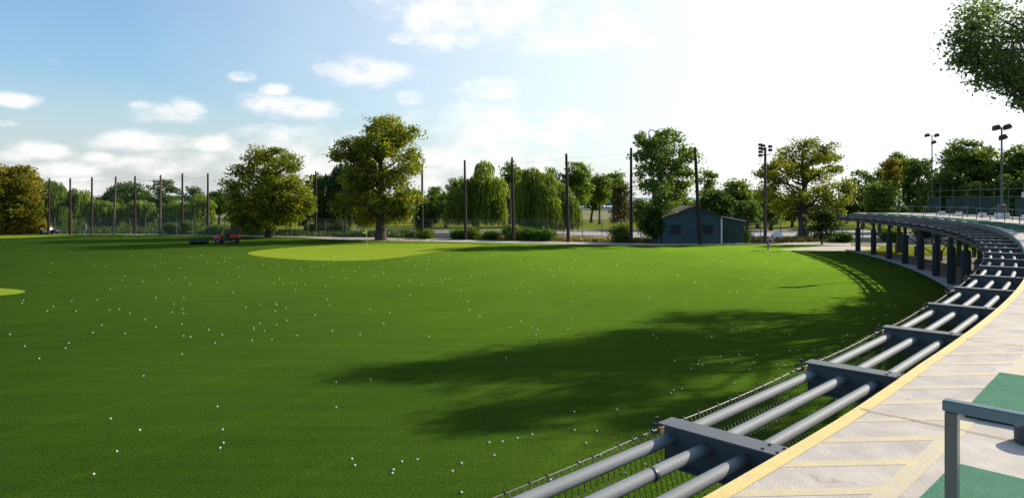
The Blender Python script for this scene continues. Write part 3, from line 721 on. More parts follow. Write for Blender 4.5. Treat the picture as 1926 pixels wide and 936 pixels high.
# teal barrier far away on the embankment
tb = empty('teal_barrier', (0, 215, 2.0), label='long teal panelled barrier beyond the park, glimpsed between tree trunks', cat='barrier')
for i in range(34):
    x = -75+i*4.6
    MB().box((x, 0, 2.1), (3.1, .3, 1.9)).box((x+2.3, 0, 1.7), (.35, .35, 3.4)).box((x, 0, 3.35), (4.6, .4, .35)).box((x, 0, .35), (4.6, .42, .7)).build('panel', M['teal'], tb)
def car(x, y, z, rz, colr, label):
    o = empty('car', (x, y, z), rz, label=label, cat='car')
    mb = MB(); mb.box((0, 0, .55), (4.3, 1.75, .6), taper=(.98, .96), b=.08); mb.build('body', colr, o)
    cabin = MB().box((-.15, 0, 1.12), (2.5, 1.6, .55), taper=(.72, .86), b=.06).build('cabin', M['glass'], o)
    MB().box((-.15, 0, 1.40), (1.7, 1.36, .05), b=.01).build('roof', colr, o)
    for xx in (-1.35, 1.35):
        for yy in (-.82, .82):
            wl = MB().lathe([(.32, -.1), (.34, -.06), (.34, .06), (.32, .1)], (xx, yy, .34), 16, axis='Y').build('wheel', M['tyre'], o)
            MB().lathe([(.18, -.11), (.18, .11)], (xx, yy, .34), 12, axis='Y').build('rim', M['rim'], wl)
    for yy in (-.6, .6): MB().box((2.13, yy, .62), (.06, .3, .14)).build('headlight', M['whitep'], o)
x_, z_ = XZ(1203, 392, 203); car(x_, 204, 2.17, 0, M['whitep'], 'small pale car on the raised shore road behind the poplar')
# lamp posts near the lake road
for px, lab in ((822, 'thin white street lamp right of the tallest maple far off'), (1160, 'thin white street lamp behind the thin brownish tree')):
    x = (px-CX)/F*198; o = empty('street_lamp', (x, 198, 1.9), label=lab, cat='street lamp')
    MB().tube([(0, 0, 0), (0, 0, 6.5), (.3, 0, 7.0)], [.14, .09, .07], 8).build('post', M['whitep'], o)
    MB().box((.7, 0, 7.0), (.9, .3, .16), b=.03).build('lamp_head', M['whitep'], o)

# ---------------------------------------------------------------- foliage generators
def leaf_mesh(name, C, N, size, tint, m, parent, aspect=1.7):
    """C centres, N normals (n,3), size (n,), tint (n,)"""
    n = len(C); rs = np.random.RandomState(n % 9973)
    N = N/np.linalg.norm(N, axis=1, keepdims=True)
    a = np.cross(N, rs.normal(size=(n, 3))); a /= np.linalg.norm(a, axis=1, keepdims=True); b = np.cross(N, a)
    a = a*(size*.5*aspect**.5)[:, None]; b = b*(size*.5/aspect**.5)[:, None]
    fold = N*(size*.13)[:, None]
    V = np.empty((n, 4, 3)); V[:, 0] = C-a; V[:, 1] = C+b*1.0+fold; V[:, 2] = C+a; V[:, 3] = C-b*1.0+fold
    return quads(name, V, tint, m, parent)
def quads(name, V, tint, m, parent):
    n = len(V); me = bpy.data.meshes.new(name)
    me.vertices.add(n*4); me.vertices.foreach_set('co', V.astype(np.float32).ravel())
    me.loops.add(n*4); me.loops.foreach_set('vertex_index', np.arange(n*4, dtype=np.int32))
    me.polygons.add(n); me.polygons.foreach_set('loop_start', np.arange(0, n*4, 4, dtype=np.int32))
    try: me.polygons.foreach_set('loop_total', np.full(n, 4, dtype=np.int32))
    except Exception: pass
    me.update(calc_edges=True)
    at = me.attributes.new('tint', 'FLOAT', 'FACE'); at.data.foreach_set('value', np.clip(tint, 0, 1).astype(np.float32))
    me.materials.append(m)
    o = bpy.data.objects.new(name, me); col.objects.link(o); o.parent = parent; return o
def limb_path(a, b, rs, n=5, wob=.06, droop=.0):
    a, b = Vector(a), Vector(b); L = (b-a).length; out = []
    for i in range(n):
        t = i/(n-1); p = a.lerp(b, t)
        if 0 < i < n-1: p += Vector(rs.normal(size=3))*L*wob
        p.z += math.sin(t*math.pi)*L*.08
        out.append(p)
    return out
def tree(name, label, x, y, lobes, leafm, tr=.35, leaf=.30, dens=1.0, seed=0, group=None, cat='tree', bark='bark', trunk_top=None, twigs=.9, z0=0.0, stems=1, tight=.55, shadow_gap=1.0, fork=.3):
    """lobes: (dx, dy, z, r) in metres from the foot. trunk > limbs reach into every lobe; leaves sit in twig clusters"""
    rs = np.random.RandomState(seed*7+13)
    o = empty(name, (x, y, z0), label=label, cat=cat, group=group)
    zt_ = max(l[2]+l[3] for l in lobes); zb = min(l[2]-l[3] for l in lobes)
    top = trunk_top or (zb+(zt_-zb)*.62)
    mb = MB(); axes = []
    for k in range(stems):
        off = Vector((rs.normal()*.25, rs.normal()*.25, 0)) if stems > 1 else Vector((0, 0, 0))
        tip = Vector((rs.normal()*.3+(rs.uniform(-1, 1)*2.5 if stems > 1 else 0), rs.normal()*.3, top*(1 if k == 0 else rs.uniform(.8, 1.05))))
        pts = [off.lerp(tip+off, t)+Vector((rs.normal()*.08*top*.12, rs.normal()*.08*top*.12, 0))*(t > 0) for t in np.linspace(0, 1, 7)]
        q = 1 if stems == 1 else .6
        rad = [tr*q*(1.35 if i == 0 else 1)*(1-.72*i/6) for i in range(7)]
        mb.tube(pts, rad, 9); axes.append(pts)
    C = []; N = []; S = []; T = []
    for li, (dx, dy, z, r) in enumerate(lobes):
        pts = axes[li % stems]; zs = max(min(z-r*.9-abs(dx)*.35, top*.95), max(zb*.75, top*fork))
        ax = min(pts, key=lambda p: abs(p.z-zs)); ctr = Vector((dx, dy, z))
        lr = tr*.34*min(1.3, .6+r*.12)
        mb.tube(limb_path(ax, ctr, rs, 6), [lr*(1-.14*i) for i in range(6)], 6, cap=False)
        ncl = max(6, int(9*r*r*dens))
        d = rs.normal(size=(ncl, 3)); d /= np.linalg.norm(d, axis=1, keepdims=True)
        rr = r*(.35+.65*rs.rand(ncl)**.55)*(1+.10*np.clip(rs.normal(size=ncl), -1.5, 1.2))
        cl = np.array([dx, dy, z])+d*rr[:, None]*np.array([1, 1, .86])
        for k in range(min(ncl, int(7*twigs))):
            mb.tube(limb_path(ctr, cl[k], rs, 4, .08), [lr*.42, lr*.33, lr*.22, lr*.1], 4, cap=False)
        per = max(8, int(tight*150*(.5/leaf*.6)**1.0*.55))
        ltint = rs.uniform(-.10, .10)
        for k in range(ncl):
            sg = .30+.26*rs.rand(); sg *= (1+.1*r)
            m_ = int(per*rs.uniform(.5, 1.4))
            pp = cl[k]+np.clip(rs.normal(size=(m_, 3)), -1.7, 1.7)*np.array([sg, sg, sg*.55])
            C.append(pp); nn = rs.normal(size=(m_, 3))*.8+np.array([0, 0, .75])+d[k]*.35
            N.append(nn); S.append(leaf*rs.uniform(.6, 1.3, m_)); T.append(np.clip(.5+ltint+rs.normal()*.16+rs.normal(size=m_)*.16, 0, 1))
    mb.build('trunk', M[bark], o, smooth=True)
    leaf_mesh('crown', np.concatenate(C), np.concatenate(N), np.concatenate(S), np.concatenate(T), leafm, o)
    return o
def plobes(px0, Y, L, seed=0, depth=.8, extra=1):
    """lobes read off the photograph as (column, row, radius) and given depth round the trunk"""
    rs = np.random.RandomState(seed+99); out = []
    hw = max(abs(q[0]-px0)+q[2] for q in L)/F*Y
    for (px, py, r) in L:
        x, z = XZ(px, py, Y); rm = r/F*Y; dx = x-(px0-CX)/F*Y
        room = math.sqrt(max(.05, 1-min(.95, abs(dx)/hw)**2))*hw*depth
        out.append((dx, rs.uniform(-.35, .35)*room, z, rm))
        for k in range(extra): out.append((dx*rs.uniform(.7, 1), rs.choice([-1, 1])*room*rs.uniform(.45, .75), z-rs.uniform(0, .25)*rm, rm*rs.uniform(.75, .95)))
    return out
def alobes(seed, Wd, top, bot, n, fr=.42):
    rs = np.random.RandomState(seed+5); out = []; cz = (top+bot)/2; hz_ = (top-bot)/2
    ga = math.pi*(3-5**.5)
    for i in range(n):
        u = 1-2*(i+.5)/n; ph = i*ga+seed; rr = math.sqrt(1-u*u)*rs.uniform(.75, 1.1)
        r = fr*min(Wd, hz_*1.2)*rs.uniform(.75, 1.2)
        k = 1-r/Wd*.95
        out.append((math.cos(ph)*rr*Wd*k, math.sin(ph)*rr*Wd*k, cz+u*(hz_-r*.85)*(1 if u > 0 else .95), r))
    out.append((0, 0, cz, fr*Wd*1.1)); return out
def willow(label, px, top_py, base_py_or_Y, half_px, seed, leafm, bot=.5, group=None, lob=None, dens=1.0, wide=.15, trunk=.4, z0=0.0):
    Y = base_py_or_Y; rs = np.random.RandomState(seed*31+7)
    x, zt_ = XZ(px, top_py, Y); Wd = half_px/F*Y; zt_ -= z0
    o = empty('willow_tree', (x, Y, z0), label=label, cat='tree', group=group)
    if lob: L = [((q[0]-px)/F*Y, rs.uniform(-.35, .35)*Wd, XZ(0, q[1], Y)[1]-z0, q[2]/F*Y) for q in lob]
    else:
        L = [(0, 0, zt_-.30*Wd, .36*Wd)]
        for i in range(13):
            a = i*2.4+seed; rr = Wd*rs.uniform(.35, .72)
            L.append((rr*math.cos(a), rr*math.sin(a)*.9, zt_*(1-rs.uniform(.12, .62)), Wd*rs.uniform(.24, .38)))
    mb = MB(); tz = zt_*.55
    tp = [Vector((0, 0, 0)), Vector((.15, 0, tz*.5)), Vector((-.1, .1, tz))]
    mb.tube(tp, [trunk*1.3, trunk, trunk*.7], 9)
    for l in L: mb.tube(limb_path(tp[2], l[:3], rs, 5), [trunk*.5, trunk*.4, trunk*.3, trunk*.2, trunk*.1], 6, cap=False)
    mb.build('trunk', M['bark'], o, smooth=True)
    VV = []; TT = []
    for (lx_, ly, lz, r) in L:
        ns = int(70*r*r*dens)+20
        for k in range(ns):
            d = rs.normal(size=3); d /= np.linalg.norm(d); d[2] = abs(d[2])*.9-.12
            p = np.array([lx_, ly, lz])+d*r*rs.uniform(.7, 1.06)
            clump = .5+.25*math.sin(lx_*2.3+lz*1.7)+rs.normal()*.14
            zend = max(bot+rs.rand()*1.2, p[2]-rs.uniform(.6, 2.5)-(r*.9 if rs.rand() < .25 else 0)-(2 if lz < zt_*.5 else 0))
            out = np.array([d[0], d[1]])*rs.uniform(.2, .5)
            nq = max(3, int((p[2]-zend)/.42)); yaw = rs.uniform(0, math.pi)
            for j in range(nq):
                t0_, t1_ = j/nq, (j+1)/nq
                za_, zb_ = p[2]+(zend-p[2])*t0_, p[2]+(zend-p[2])*t1_-.12
                ca = np.array([p[0]+out[0]*math.sqrt(t0_)*1.2, p[1]+out[1]*math.sqrt(t0_)*1.2]); cb_ = np.array([p[0]+out[0]*math.sqrt(t1_)*1.2, p[1]+out[1]*math.sqrt(t1_)*1.2])
                ca += rs.normal(size=2)*.07; cb_ += rs.normal(size=2)*.07; yaw += rs.normal()*.8
                wv = np.array([math.cos(yaw), math.sin(yaw)])*wide*rs.uniform(.5, 1.2)*.5
                VV.append([(ca[0]-wv[0]*.6, ca[1]-wv[1]*.6, za_), (ca[0]+wv[0]*.6, ca[1]+wv[1]*.6, za_), (cb_[0]+wv[0], cb_[1]+wv[1], zb_+.1), (cb_[0]-wv[0], cb_[1]-wv[1], zb_)])
                TT.append(clump+rs.normal()*.12)
    quads('crown', np.array(VV), np.array(TT), leafm, o); return o

LG = leafmat('maple_leaves', (.045, .080, .011), (.20, .24, .022), warm=(.32, .30, .02), wamt=.55)
LY = leafmat('turning_leaves', (.045, .070, .010), (.15, .165, .016), warm=(.28, .20, .018), wamt=.6)
LP = leafmat('poplar_leaves', (.050, .105, .024), (.15, .22, .04))
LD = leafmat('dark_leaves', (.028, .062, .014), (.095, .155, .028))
LM = leafmat('mid_green_leaves', (.048, .098, .017), (.15, .215, .03))
LW = leafmat('willow_leaves', (.065, .110, .014), (.20, .27, .03), trans=.55)
LWD = leafmat('dark_willow_leaves', (.018, .038, .008), (.055, .088, .014), trans=.4)
LB = leafmat('brownish_leaves', (.050, .052, .020), (.085, .088, .030))
LO = leafmat('orange_leaves', (.07, .07, .012), (.15, .14, .018), warm=(.24, .15, .015), wamt=.5)
LS = leafmat('bright_shrub_leaves', (.035, .085, .012), (.075, .145, .022))

# the named trees around the lawn
Y3 = 86.0
tree('maple_tree', 'tallest maple with a dark left side and golden right side beyond the flag', (716-CX)/F*Y3, Y3,
     plobes(716, Y3, [(735, 238, 24), (762, 255, 26), (703, 236, 18), (655, 276, 25), (634, 292, 14), (672, 300, 26), (700, 275, 26), (738, 275, 30), (778, 290, 18), (770, 315, 22), (700, 320, 32), (740, 335, 26), (655, 335, 22), (680, 360, 32), (762, 372, 28), (786, 375, 16), (725, 385, 32), (690, 400, 30), (745, 405, 20), (655, 385, 24), (765, 402, 14)], 3, .6),
     LG, tr=.62, leaf=.27, dens=.72, seed=3, trunk_top=11.5, tight=.62)
Y2 = 91.5
tree('maple_tree', 'broad rounded maple right of the red utility vehicle', (507-CX)/F*Y2, Y2,
     plobes(507, Y2, [(478, 296, 20), (515, 292, 20), (545, 312, 22), (455, 325, 22), (495, 325, 28), (560, 345, 24), (440, 352, 18), (475, 365, 30), (525, 360, 30), (575, 372, 18), (450, 385, 22), (550, 390, 28), (500, 400, 30), (578, 395, 14), (455, 410, 20), (525, 418, 20), (480, 424, 18), (440, 415, 14)], 2, .7),
     LG, tr=.50, leaf=.27, dens=.72, seed=2, trunk_top=9.5, tight=.62)
Y1 = 99.0
tree('maple_tree', 'yellowing maple cut off by the left edge of the view', (2-CX)/F*Y1, Y1+1,
     plobes(2, Y1, [(30, 325, 18), (5, 330, 22), (-25, 335, 25), (40, 350, 24), (10, 360, 30), (-30, 370, 30), (50, 378, 20), (15, 395, 30), (58, 402, 16), (-25, 410, 30), (40, 420, 20), (10, 428, 22), (62, 425, 10), (-60, 390, 30)], 1, .7),
     LY, tr=.45, leaf=.32, dens=.9, seed=1, trunk_top=8, tight=.6)
Y5 = 87.0
tree('maple_tree', 'open crowned pale maple with visible limbs right of the floodlight pole', (1511-CX)/F*Y5, Y5,
     plobes(1511, Y5, [(1508, 277, 20), (1540, 288, 22), (1478, 296, 20), (1562, 295, 12), (1450, 318, 16), (1430, 330, 12), (1495, 315, 24), (1560, 325, 18), (1525, 330, 22), (1465, 345, 20), (1585, 350, 14), (1590, 372, 12), (1550, 360, 22), (1505, 365, 22), (1435, 365, 14), (1572, 390, 16), (1535, 395, 20), (1470, 390, 18), (1555, 412, 12)], 5, .7),
     LG, tr=.58, leaf=.27, dens=.58, seed=5, trunk_top=10.5, tight=.6, fork=.36)
Y4 = 80.6
tree('poplar_tree', 'open multi-stemmed poplar towering behind the shed', (1240-CX)/F*Y4, Y4,
     plobes(1240, Y4, [(1208, 262, 13), (1222, 275, 14), (1256, 248, 13), (1266, 262, 14), (1240, 272, 14), (1200, 292, 13), (1225, 300, 18), (1258, 292, 18), (1285, 285, 13), (1212, 322, 15), (1245, 325, 20), (1278, 315, 18), (1300, 300, 11), (1304, 325, 11), (1230, 352, 18), (1265, 350, 20), (1292, 348, 14), (1210, 350, 10), (1250, 378, 18), (1280, 372, 12)], 4, .9),
     LP, tr=.30, leaf=.28, dens=.72, seed=4, stems=4, trunk_top=13, bark='barkpale', tight=.5)
tree('shrub', 'dense dark shrub against the left wall of the shed', (1228-CX)/F*80, 80.2, alobes(77, 1.7, 4.4, .3, 9), LD, tr=.08, leaf=.22, dens=1.6, seed=77, cat='shrub')
Y6 = 77.5
tree('dark_tree', 'small dark bushy tree with a slanting trunk by the bunker', (1546-CX)/F*Y6, Y6,
     plobes(1546, Y6, [(1548, 398, 13), (1562, 404, 11), (1532, 408, 11), (1550, 418, 15), (1568, 422, 10), (1530, 428, 11), (1553, 438, 11), (1538, 442, 7)], 6, .8, 0), leafmat('deep_dark_leaves', (.012, .030, .008), (.035, .065, .014)), tr=.10, leaf=.22, dens=1.1, seed=6, bark='bark')
# row of willows behind the poles
willow('tall willow between the yellowing maple and the first netted pole', 95, 336, 112, 40, 11, LW)
willow('pale willow behind the second netted pole', 142, 352, 114, 30, 12, LW)
willow('small willow filling the gap right of the third netted pole', 188, 374, 110, 26, 13, LW)
willow('low willow behind the fourth netted pole', 216, 378, 112, 22, 14, LW)
willow('rounded willow right of the fifth netted pole', 268, 374, 112, 30, 15, LW)
willow('pale willow behind the seventh netted pole', 328, 376, 113, 32, 16, LW)
willow('bright willow behind the eighth netted pole', 378, 362, 112, 27, 17, LW)
willow('big dark willow between the two large maples', 648, 305, 104, 62, 18, LWD, dens=1.2, lob=[(650, 325, 28), (620, 345, 24), (610, 375, 20), (645, 370, 30), (680, 350, 26), (640, 400, 20), (700, 380, 24), (615, 400, 14)], bot=.8)
willow('tall pointed willow left of the two close poles', 893, 297, 103, 60, 19, LW, lob=[(912, 312, 15), (905, 335, 20), (935, 345, 18), (885, 350, 20), (862, 365, 18), (855, 385, 16), (910, 365, 26), (935, 375, 16), (880, 390, 18), (905, 395, 20), (845, 398, 10), (925, 400, 14), (868, 408, 12)], bot=1.2, dens=1.3, trunk=.55)
willow('broad bright willow right of the two close poles', 1020, 313, 101, 68, 20, LW, lob=[(1000, 328, 18), (1030, 335, 16), (990, 350, 22), (1020, 355, 26), (1055, 358, 20), (1072, 380, 16), (985, 380, 24), (1030, 385, 28), (1060, 395, 20), (1000, 405, 20), (1082, 395, 10), (975, 405, 14), (1035, 415, 16), (1068, 412, 12)], bot=.5, dens=1.3, trunk=.5)
willow('dark willow half hidden behind the right side of the tallest maple', 800, 372, 100, 26, 21, LWD, bot=.5)

def atree(label, px, top_py, Y, half_px, bot_py, seed, lm, n=12, leaf=.38, dens=.72, name='dark_tree', tr=.3, group='trees beyond the fence', z0=0.0, fr=.44, **kw):
    x, zt_ = XZ(px, top_py, Y); _, zb = XZ(px, bot_py, Y); Wd = half_px/F*Y
    return tree(name, label, x, Y, alobes(seed, Wd, zt_-z0, max(.8, zb-z0), n, fr), lm, tr=tr, leaf=leaf, dens=dens, seed=seed, group=group, z0=z0, tight=.55, twigs=.5, **kw)
atree('dark round tree seen above the willows at the third netted pole', 168, 368, 150, 32, 425, 31, LD)
atree('broad dark flat-topped tree behind the fourth and fifth netted poles', 238, 341, 145, 48, 425, 32, LD, n=16)
atree('dark tree with a feathery top at the sixth netted pole', 312, 335, 140, 30, 425, 33, LD, fr=.34)
atree('small round dark tree between the seventh and eighth netted poles', 366, 348, 150, 22, 420, 34, LD)
atree('dark tree right of the eighth netted pole', 412, 357, 140, 28, 405, 35, LD)
atree('slim dark tree rising between the round maple and the dark willow', 594, 322, 118, 26, 430, 36, LM)
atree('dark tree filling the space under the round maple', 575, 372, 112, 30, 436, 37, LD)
atree('pale small tree in the gap right of the tallest maple', 820, 348, 150, 20, 410, 38, LM, dens=.45)
atree('dark tree behind the left side of the tall pointed willow', 862, 330, 135, 30, 405, 39, LM)
atree('dark tree top between the two middle willows', 965, 303, 125, 32, 395, 40, LM)
atree('dark tree behind the broad willow', 1035, 314, 130, 28, 395, 41, LM)
atree('tall dark tree right of the broad willow', 1087, 303, 132, 34, 392, 42, LM, n=12)
atree('broad green tree filling the gap between the pointed and the broad willow', 948, 345, 128, 34, 408, 66, LM)
atree('low green tree in the gap left of the pointed willow', 838, 362, 125, 22, 415, 67, LM)
atree('full green tree between the leaning tree and the poplar', 1112, 335, 150, 34, 398, 68, LM)
atree('mid-green tree right behind the floodlight pole', 1450, 362, 112, 30, 430, 69, LM)
atree('dense low tree behind the lean-to roof', 1405, 372, 106, 26, 436, 73, LD)
atree('leaning green tree left of the brownish tree', 1128, 322, 140, 26, 388, 43, LM, bark='barkpale', trunk_top=5)
atree('hazy green tree behind the thin brownish tree', 1155, 320, 150, 24, 385, 44, LM)
atree('thin brownish young tree before the right end of the park lawn', 1168, 342, 98, 22, 425, 45, LB, leaf=.26, dens=.55, name='young_tree', tr=.10)
atree('dark tree behind the left part of the poplar', 1205, 375, 118, 26, 415, 46, LD)
atree('round green tree behind the poplar trunks', 1262, 355, 115, 34, 420, 47, LM)
atree('narrow green tree rising behind the shed roof', 1330, 312, 118, 22, 425, 48, LM)
atree('dark tree behind the shed lean-to', 1345, 352, 112, 36, 425, 49, LD)
atree('broad mid-green tree between the shed and the floodlight pole', 1385, 336, 115, 38, 428, 50, LM, n=14)
atree('dense green tree left of the floodlight pole', 1425, 350, 120, 32, 428, 51, LM)
atree('dark tree behind the pale maple limbs', 1490, 372, 125, 42, 422, 52, LD)
atree('dark tree filling the right side behind the pale maple', 1580, 372, 120, 34, 425, 53, LD)
atree('feathery blue-green tree right of the pale maple', 1622, 316, 118, 32, 420, 54, LM)
atree('dark mid-height tree above the start of the deck', 1655, 312, 125, 24, 415, 55, LD)
atree('orange-tinged tree above the far deck', 1675, 296, 120, 22, 370, 56, LO, name='turning_tree')
atree('small green tree right behind the far deck end', 1655, 338, 104, 36, 425, 57, LP, leaf=.32)
atree('pale green tree top behind the orange-tinged tree', 1690, 286, 140, 34, 360, 58, LM)
atree('wide dark tree left of the slim light pole', 1730, 290, 108, 40, 425, 59, LD, n=14)
atree('large open tree between the two light poles', 1822, 258, 96, 66, 400, 60, LM, n=18, leaf=.32, dens=.7, tr=.45)
atree('large open tree right of the tall light pole', 1925, 268, 92, 60, 400, 61, LM, n=16, leaf=.32, dens=.7, tr=.45)
atree('low dark tree behind the slim light pole foot', 1775, 318, 92, 44, 440, 62, LD, n=12)
atree('low dark tree behind the screened deck fence', 1870, 326, 86, 50, 440, 63, LD, n=12)
atree('bushy dark tree beyond the fence at the far right', 1965, 310, 84, 60, 440, 64, LD, n=12)
atree('bright sapling beneath the far deck', 1742, 430, 80, 16, 470, 65, LS, n=6, leaf=.22, name='young_tree', tr=.05)
for i, (px, py, Y, hw_) in enumerate([(1480, 385, 190, 30), (1400, 380, 185, 40), (1690, 380, 170, 60), (1580, 385, 180, 40), (1780, 370, 170, 60), (1330, 380, 180, 40), (470, 385, 170, 50), (540, 380, 165, 50), (700, 385, 170, 40), (1240, 380, 180, 24), (1880, 370, 165, 60)]):
    atree('distant dark tree past the park, low against the sky', px, py-8, Y, hw_, 408, 80+i, LD, n=9, leaf=.6, dens=.22, group='far trees at the park edge', tr=.3)

# the tall tree beside the deck just right of view; its boughs reach in at the top corner and its shade crosses the lawn
big = []
def bough(dx, dy, z, r): big.append((dx-37.0, dy-38.5, z, r))
for q in [(22.5, 33.0, 11.6, .35), (23.3, 33.4, 11.2, .35), (24.3, 33.1, 10.5, .35), (25.6, 33.4, 10.0, .4), (21.9, 33.2, 12.8, .4), (22.2, 33.6, 12.0, .3), (23.9, 33.4, 11.0, .3), (21.8, 33.4, 14.2, .5), (25.0, 33.2, 9.9, .3), (22.3, 33.2, 13.4, .9), (22.7, 32.9, 12.3, .65), (22.9, 34.4, 14.4, 1.1), (23.6, 33.2, 11.9, .7), (24.8, 33.2, 11.4, .7), (25.3, 33.6, 10.7, .6), (25.6, 33.3, 11.6, .8), (24.0, 33.9, 13.2, 1.1),
          (25.3, 34.6, 12.6, 1.2), (26.8, 34.6, 13.8, 1.5), (28.4, 36.0, 14.2, 1.6), (26.8, 35.9, 12.2, 1.0), (27.0, 33.4, 14.6, 1.1), (29.5, 35.0, 15.6, 1.5), (31.6, 37.6, 16.0, 1.7), (33.5, 36.4, 16.8, 1.5), (35.5, 39.5, 17.6, 1.9), (37.5, 37.5, 18.2, 1.6), (33.5, 40.5, 15.4, 1.5), (39.5, 41.5, 18.6, 2.0),
          (24.6, 29.2, 13.6, .9), (26.2, 29.9, 14.2, 1.1), (28.2, 30.6, 14.6, 1.2), (29.8, 31.8, 15.2, 1.3), (28.6, 29.0, 13.4, .9), (31.4, 32.8, 15.6, 1.2), (33.6, 34.0, 16.2, 1.1), (38.5, 44.6, 16.0, 1.9), (43.0, 39.0, 18.0, 2.0), (36.5, 43.0, 14.6, 1.6), (30.8, 34.6, 12.8, 1.0), (33.5, 37.5, 13.0, 1.2), (42.5, 43.5, 19.4, 2.0), (27.6, 28.0, 12.6, .9), (27.4, 26.6, 12.0, .7), (29.6, 27.0, 12.8, .9), (31.0, 29.8, 13.6, 1.0), (33.0, 31.0, 14.2, 1.1)]:
    bough(max(q[0], 1.868*q[2]+2.1*q[3]-5.0), *q[1:])
tree('overhanging_tree', 'tall overhanging tree whose leafy boughs enter at the top right corner', 37.0, 38.5, big, leafmat('overhang_leaves', (.06, .105, .045), (.16, .23, .085), trans=.65), tr=.55, leaf=.16, dens=.62, seed=70, trunk_top=18, tight=.50)
tree('overhanging_tree', 'tall tree beside the deck just beyond the overhanging tree', 45.5, 44.5, alobes(9, 5.2, 18.0, 8.5, 9, .34), LP, tr=.5, leaf=.34, dens=.6, seed=71, trunk_top=14, tight=.6)

# shrubs and weeds along the fence
for i, (px, py, hw_, hh, lm, lab) in enumerate([
        (862, 450, 7, 14, LS, 'small bright shrub left of the pole before the pointed willow'),
        (887, 450, 11, 22, LM, 'loose shrub right of the pole before the pointed willow'),
        (924, 451, 8, 12, LS, 'low bright shrub between the pointed willow pole and the two close poles'),
        (963, 452, 15, 30, LP, 'bushy shrub at the foot of the two close poles'),
        (996, 452, 10, 20, LS, 'shrub just right of the two close poles'),
        (1025, 453.5, 13, 20, LS, 'rounded shrub before the broad willow'),
        (1169, 456, 14, 34, LM, 'tall shrub left of the pole by the poplar'),
        (800, 449, 8, 16, LM, 'small shrub at the pole right of the tallest maple'),
        (610, 442, 12, 22, LD, 'dark shrub left under the dark willow'),
        (640, 442, 9, 24, LD, 'dark shrub at the pole under the dark willow'),
        (590, 441, 10, 18, LD, 'dark low shrub under the right side of the round maple'),
        (450, 441, 14, 24, LD, 'dark shrub behind the red utility vehicle'),
        (405, 441, 12, 18, LM, 'shrub right of the eighth netted pole'),
        (1682, 455, 16, 24, LM, 'leafy shrub behind the first deck posts'),
        (1590, 456, 9, 16, LD, 'dark stumpy bush at the far end of the deck'),
        (355, 441, 14, 26, LM, 'green shrub between the seventh and eighth netted poles'),
        (318, 441, 10, 20, LM, 'shrub right of the sixth netted pole')]):
    x, y = GP(px, py); y += .6; Wd = hw_/F*y; hh_ = hh/F*y
    tree('shrub', lab, x, y, alobes(200+i, Wd, hh_, .12, 6, .5), lm, tr=.04, leaf=.17, dens=2.6/max(.7, Wd), seed=200+i, cat='shrub', group='shrubs along the fence', tight=.7, stems=2)
def tufts(name, n, area, hmin, hmax, lm, seed, **kw):
    rs = np.random.RandomState(seed); V = []; T = []
    for i in range(n):
        x, y = area(rs); t = rs.rand()
        for k in range(rs.randint(4, 9)):
            a = rs.uniform(0, 6.28); hh_ = rs.uniform(hmin, hmax); wv = rs.uniform(.03, .07)
            bx, by = x+rs.normal()*.15, y+rs.normal()*.15; ax_, ay = math.cos(a), math.sin(a); ln_ = rs.uniform(.1, .6)*hh_
            V.append([(bx-ay*wv, by+ax_*wv, 0), (bx+ay*wv, by-ax_*wv, 0), (bx+ax_*ln_+ay*wv*.4, by+ay*ln_-ax_*wv*.4, hh_), (bx+ax_*ln_-ay*wv*.4, by+ay*ln_+ax_*wv*.4, hh_)]); T.append(t*.6+rs.rand()*.4)
    o = quads(name, np.array(V), np.array(T), lm, None); tag(o, **kw); return o
LWe = leafmat('weed_leaves', (.10, .11, .025), (.20, .17, .06), warm=(.26, .17, .08), wamt=.9)
def along(pxa, pxb, off):
    def f(rs):
        px = rs.uniform(pxa, pxb)
        for a, b, ya, yb in ((232, 700, 441, 446), (700, 965, 446, 452), (965, 1230, 452, 457), (1230, 1440, 457.5, 456.5), (1440, 1610, 456.5, 454)):
            if a <= px <= b: py = ya+(yb-ya)*(px-a)/(b-a); break
        else: py = 456
        x, y = GP(px, py); return x, y+rs.uniform(.2, off)
    return f
tufts('weeds', 900, along(880, 1230, 4), .15, .55, LWe, 1, label='dry weeds growing along the foot of the chain-link fence', cat='weeds', kind='stuff')
tufts('weeds', 160, along(1356, 1412, 1.2), .5, 1.6, LS, 2, label='tall bright weeds growing against the lean-to', cat='weeds', kind='stuff')
tufts('weeds', 1100, along(1405, 1610, 4.5), .15, .6, LWe, 3, label='tan weeds between the boulders and the sandy path', cat='weeds', kind='stuff')
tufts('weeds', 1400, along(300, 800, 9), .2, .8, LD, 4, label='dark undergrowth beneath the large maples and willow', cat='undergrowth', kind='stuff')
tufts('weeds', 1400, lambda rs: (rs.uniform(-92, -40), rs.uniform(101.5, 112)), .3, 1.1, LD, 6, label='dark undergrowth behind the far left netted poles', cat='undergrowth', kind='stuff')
# leaf litter round the foot of the tallest maple
rs = np.random.RandomState(8); n = 500; a = rs.uniform(0, 6.28, n); rr = rs.rand(n)**.7*5
C = np.stack([(716-CX)/F*Y3+rr*np.cos(a)*1.5, Y3-.5+rr*np.sin(a)*.5, np.full(n, .03)], 1)
ll = leaf_mesh('fallen_leaves', C, rs.normal(size=(n, 3))*.2+np.array([0, 0, 1]), rs.uniform(.1, .22, n), rs.rand(n), leafmat('fallen_leaf', (.12, .05, .03), (.20, .09, .04)), None)
tag(ll, 'reddish fallen leaves round the foot of the tallest maple', 'fallen leaves', kind='stuff')

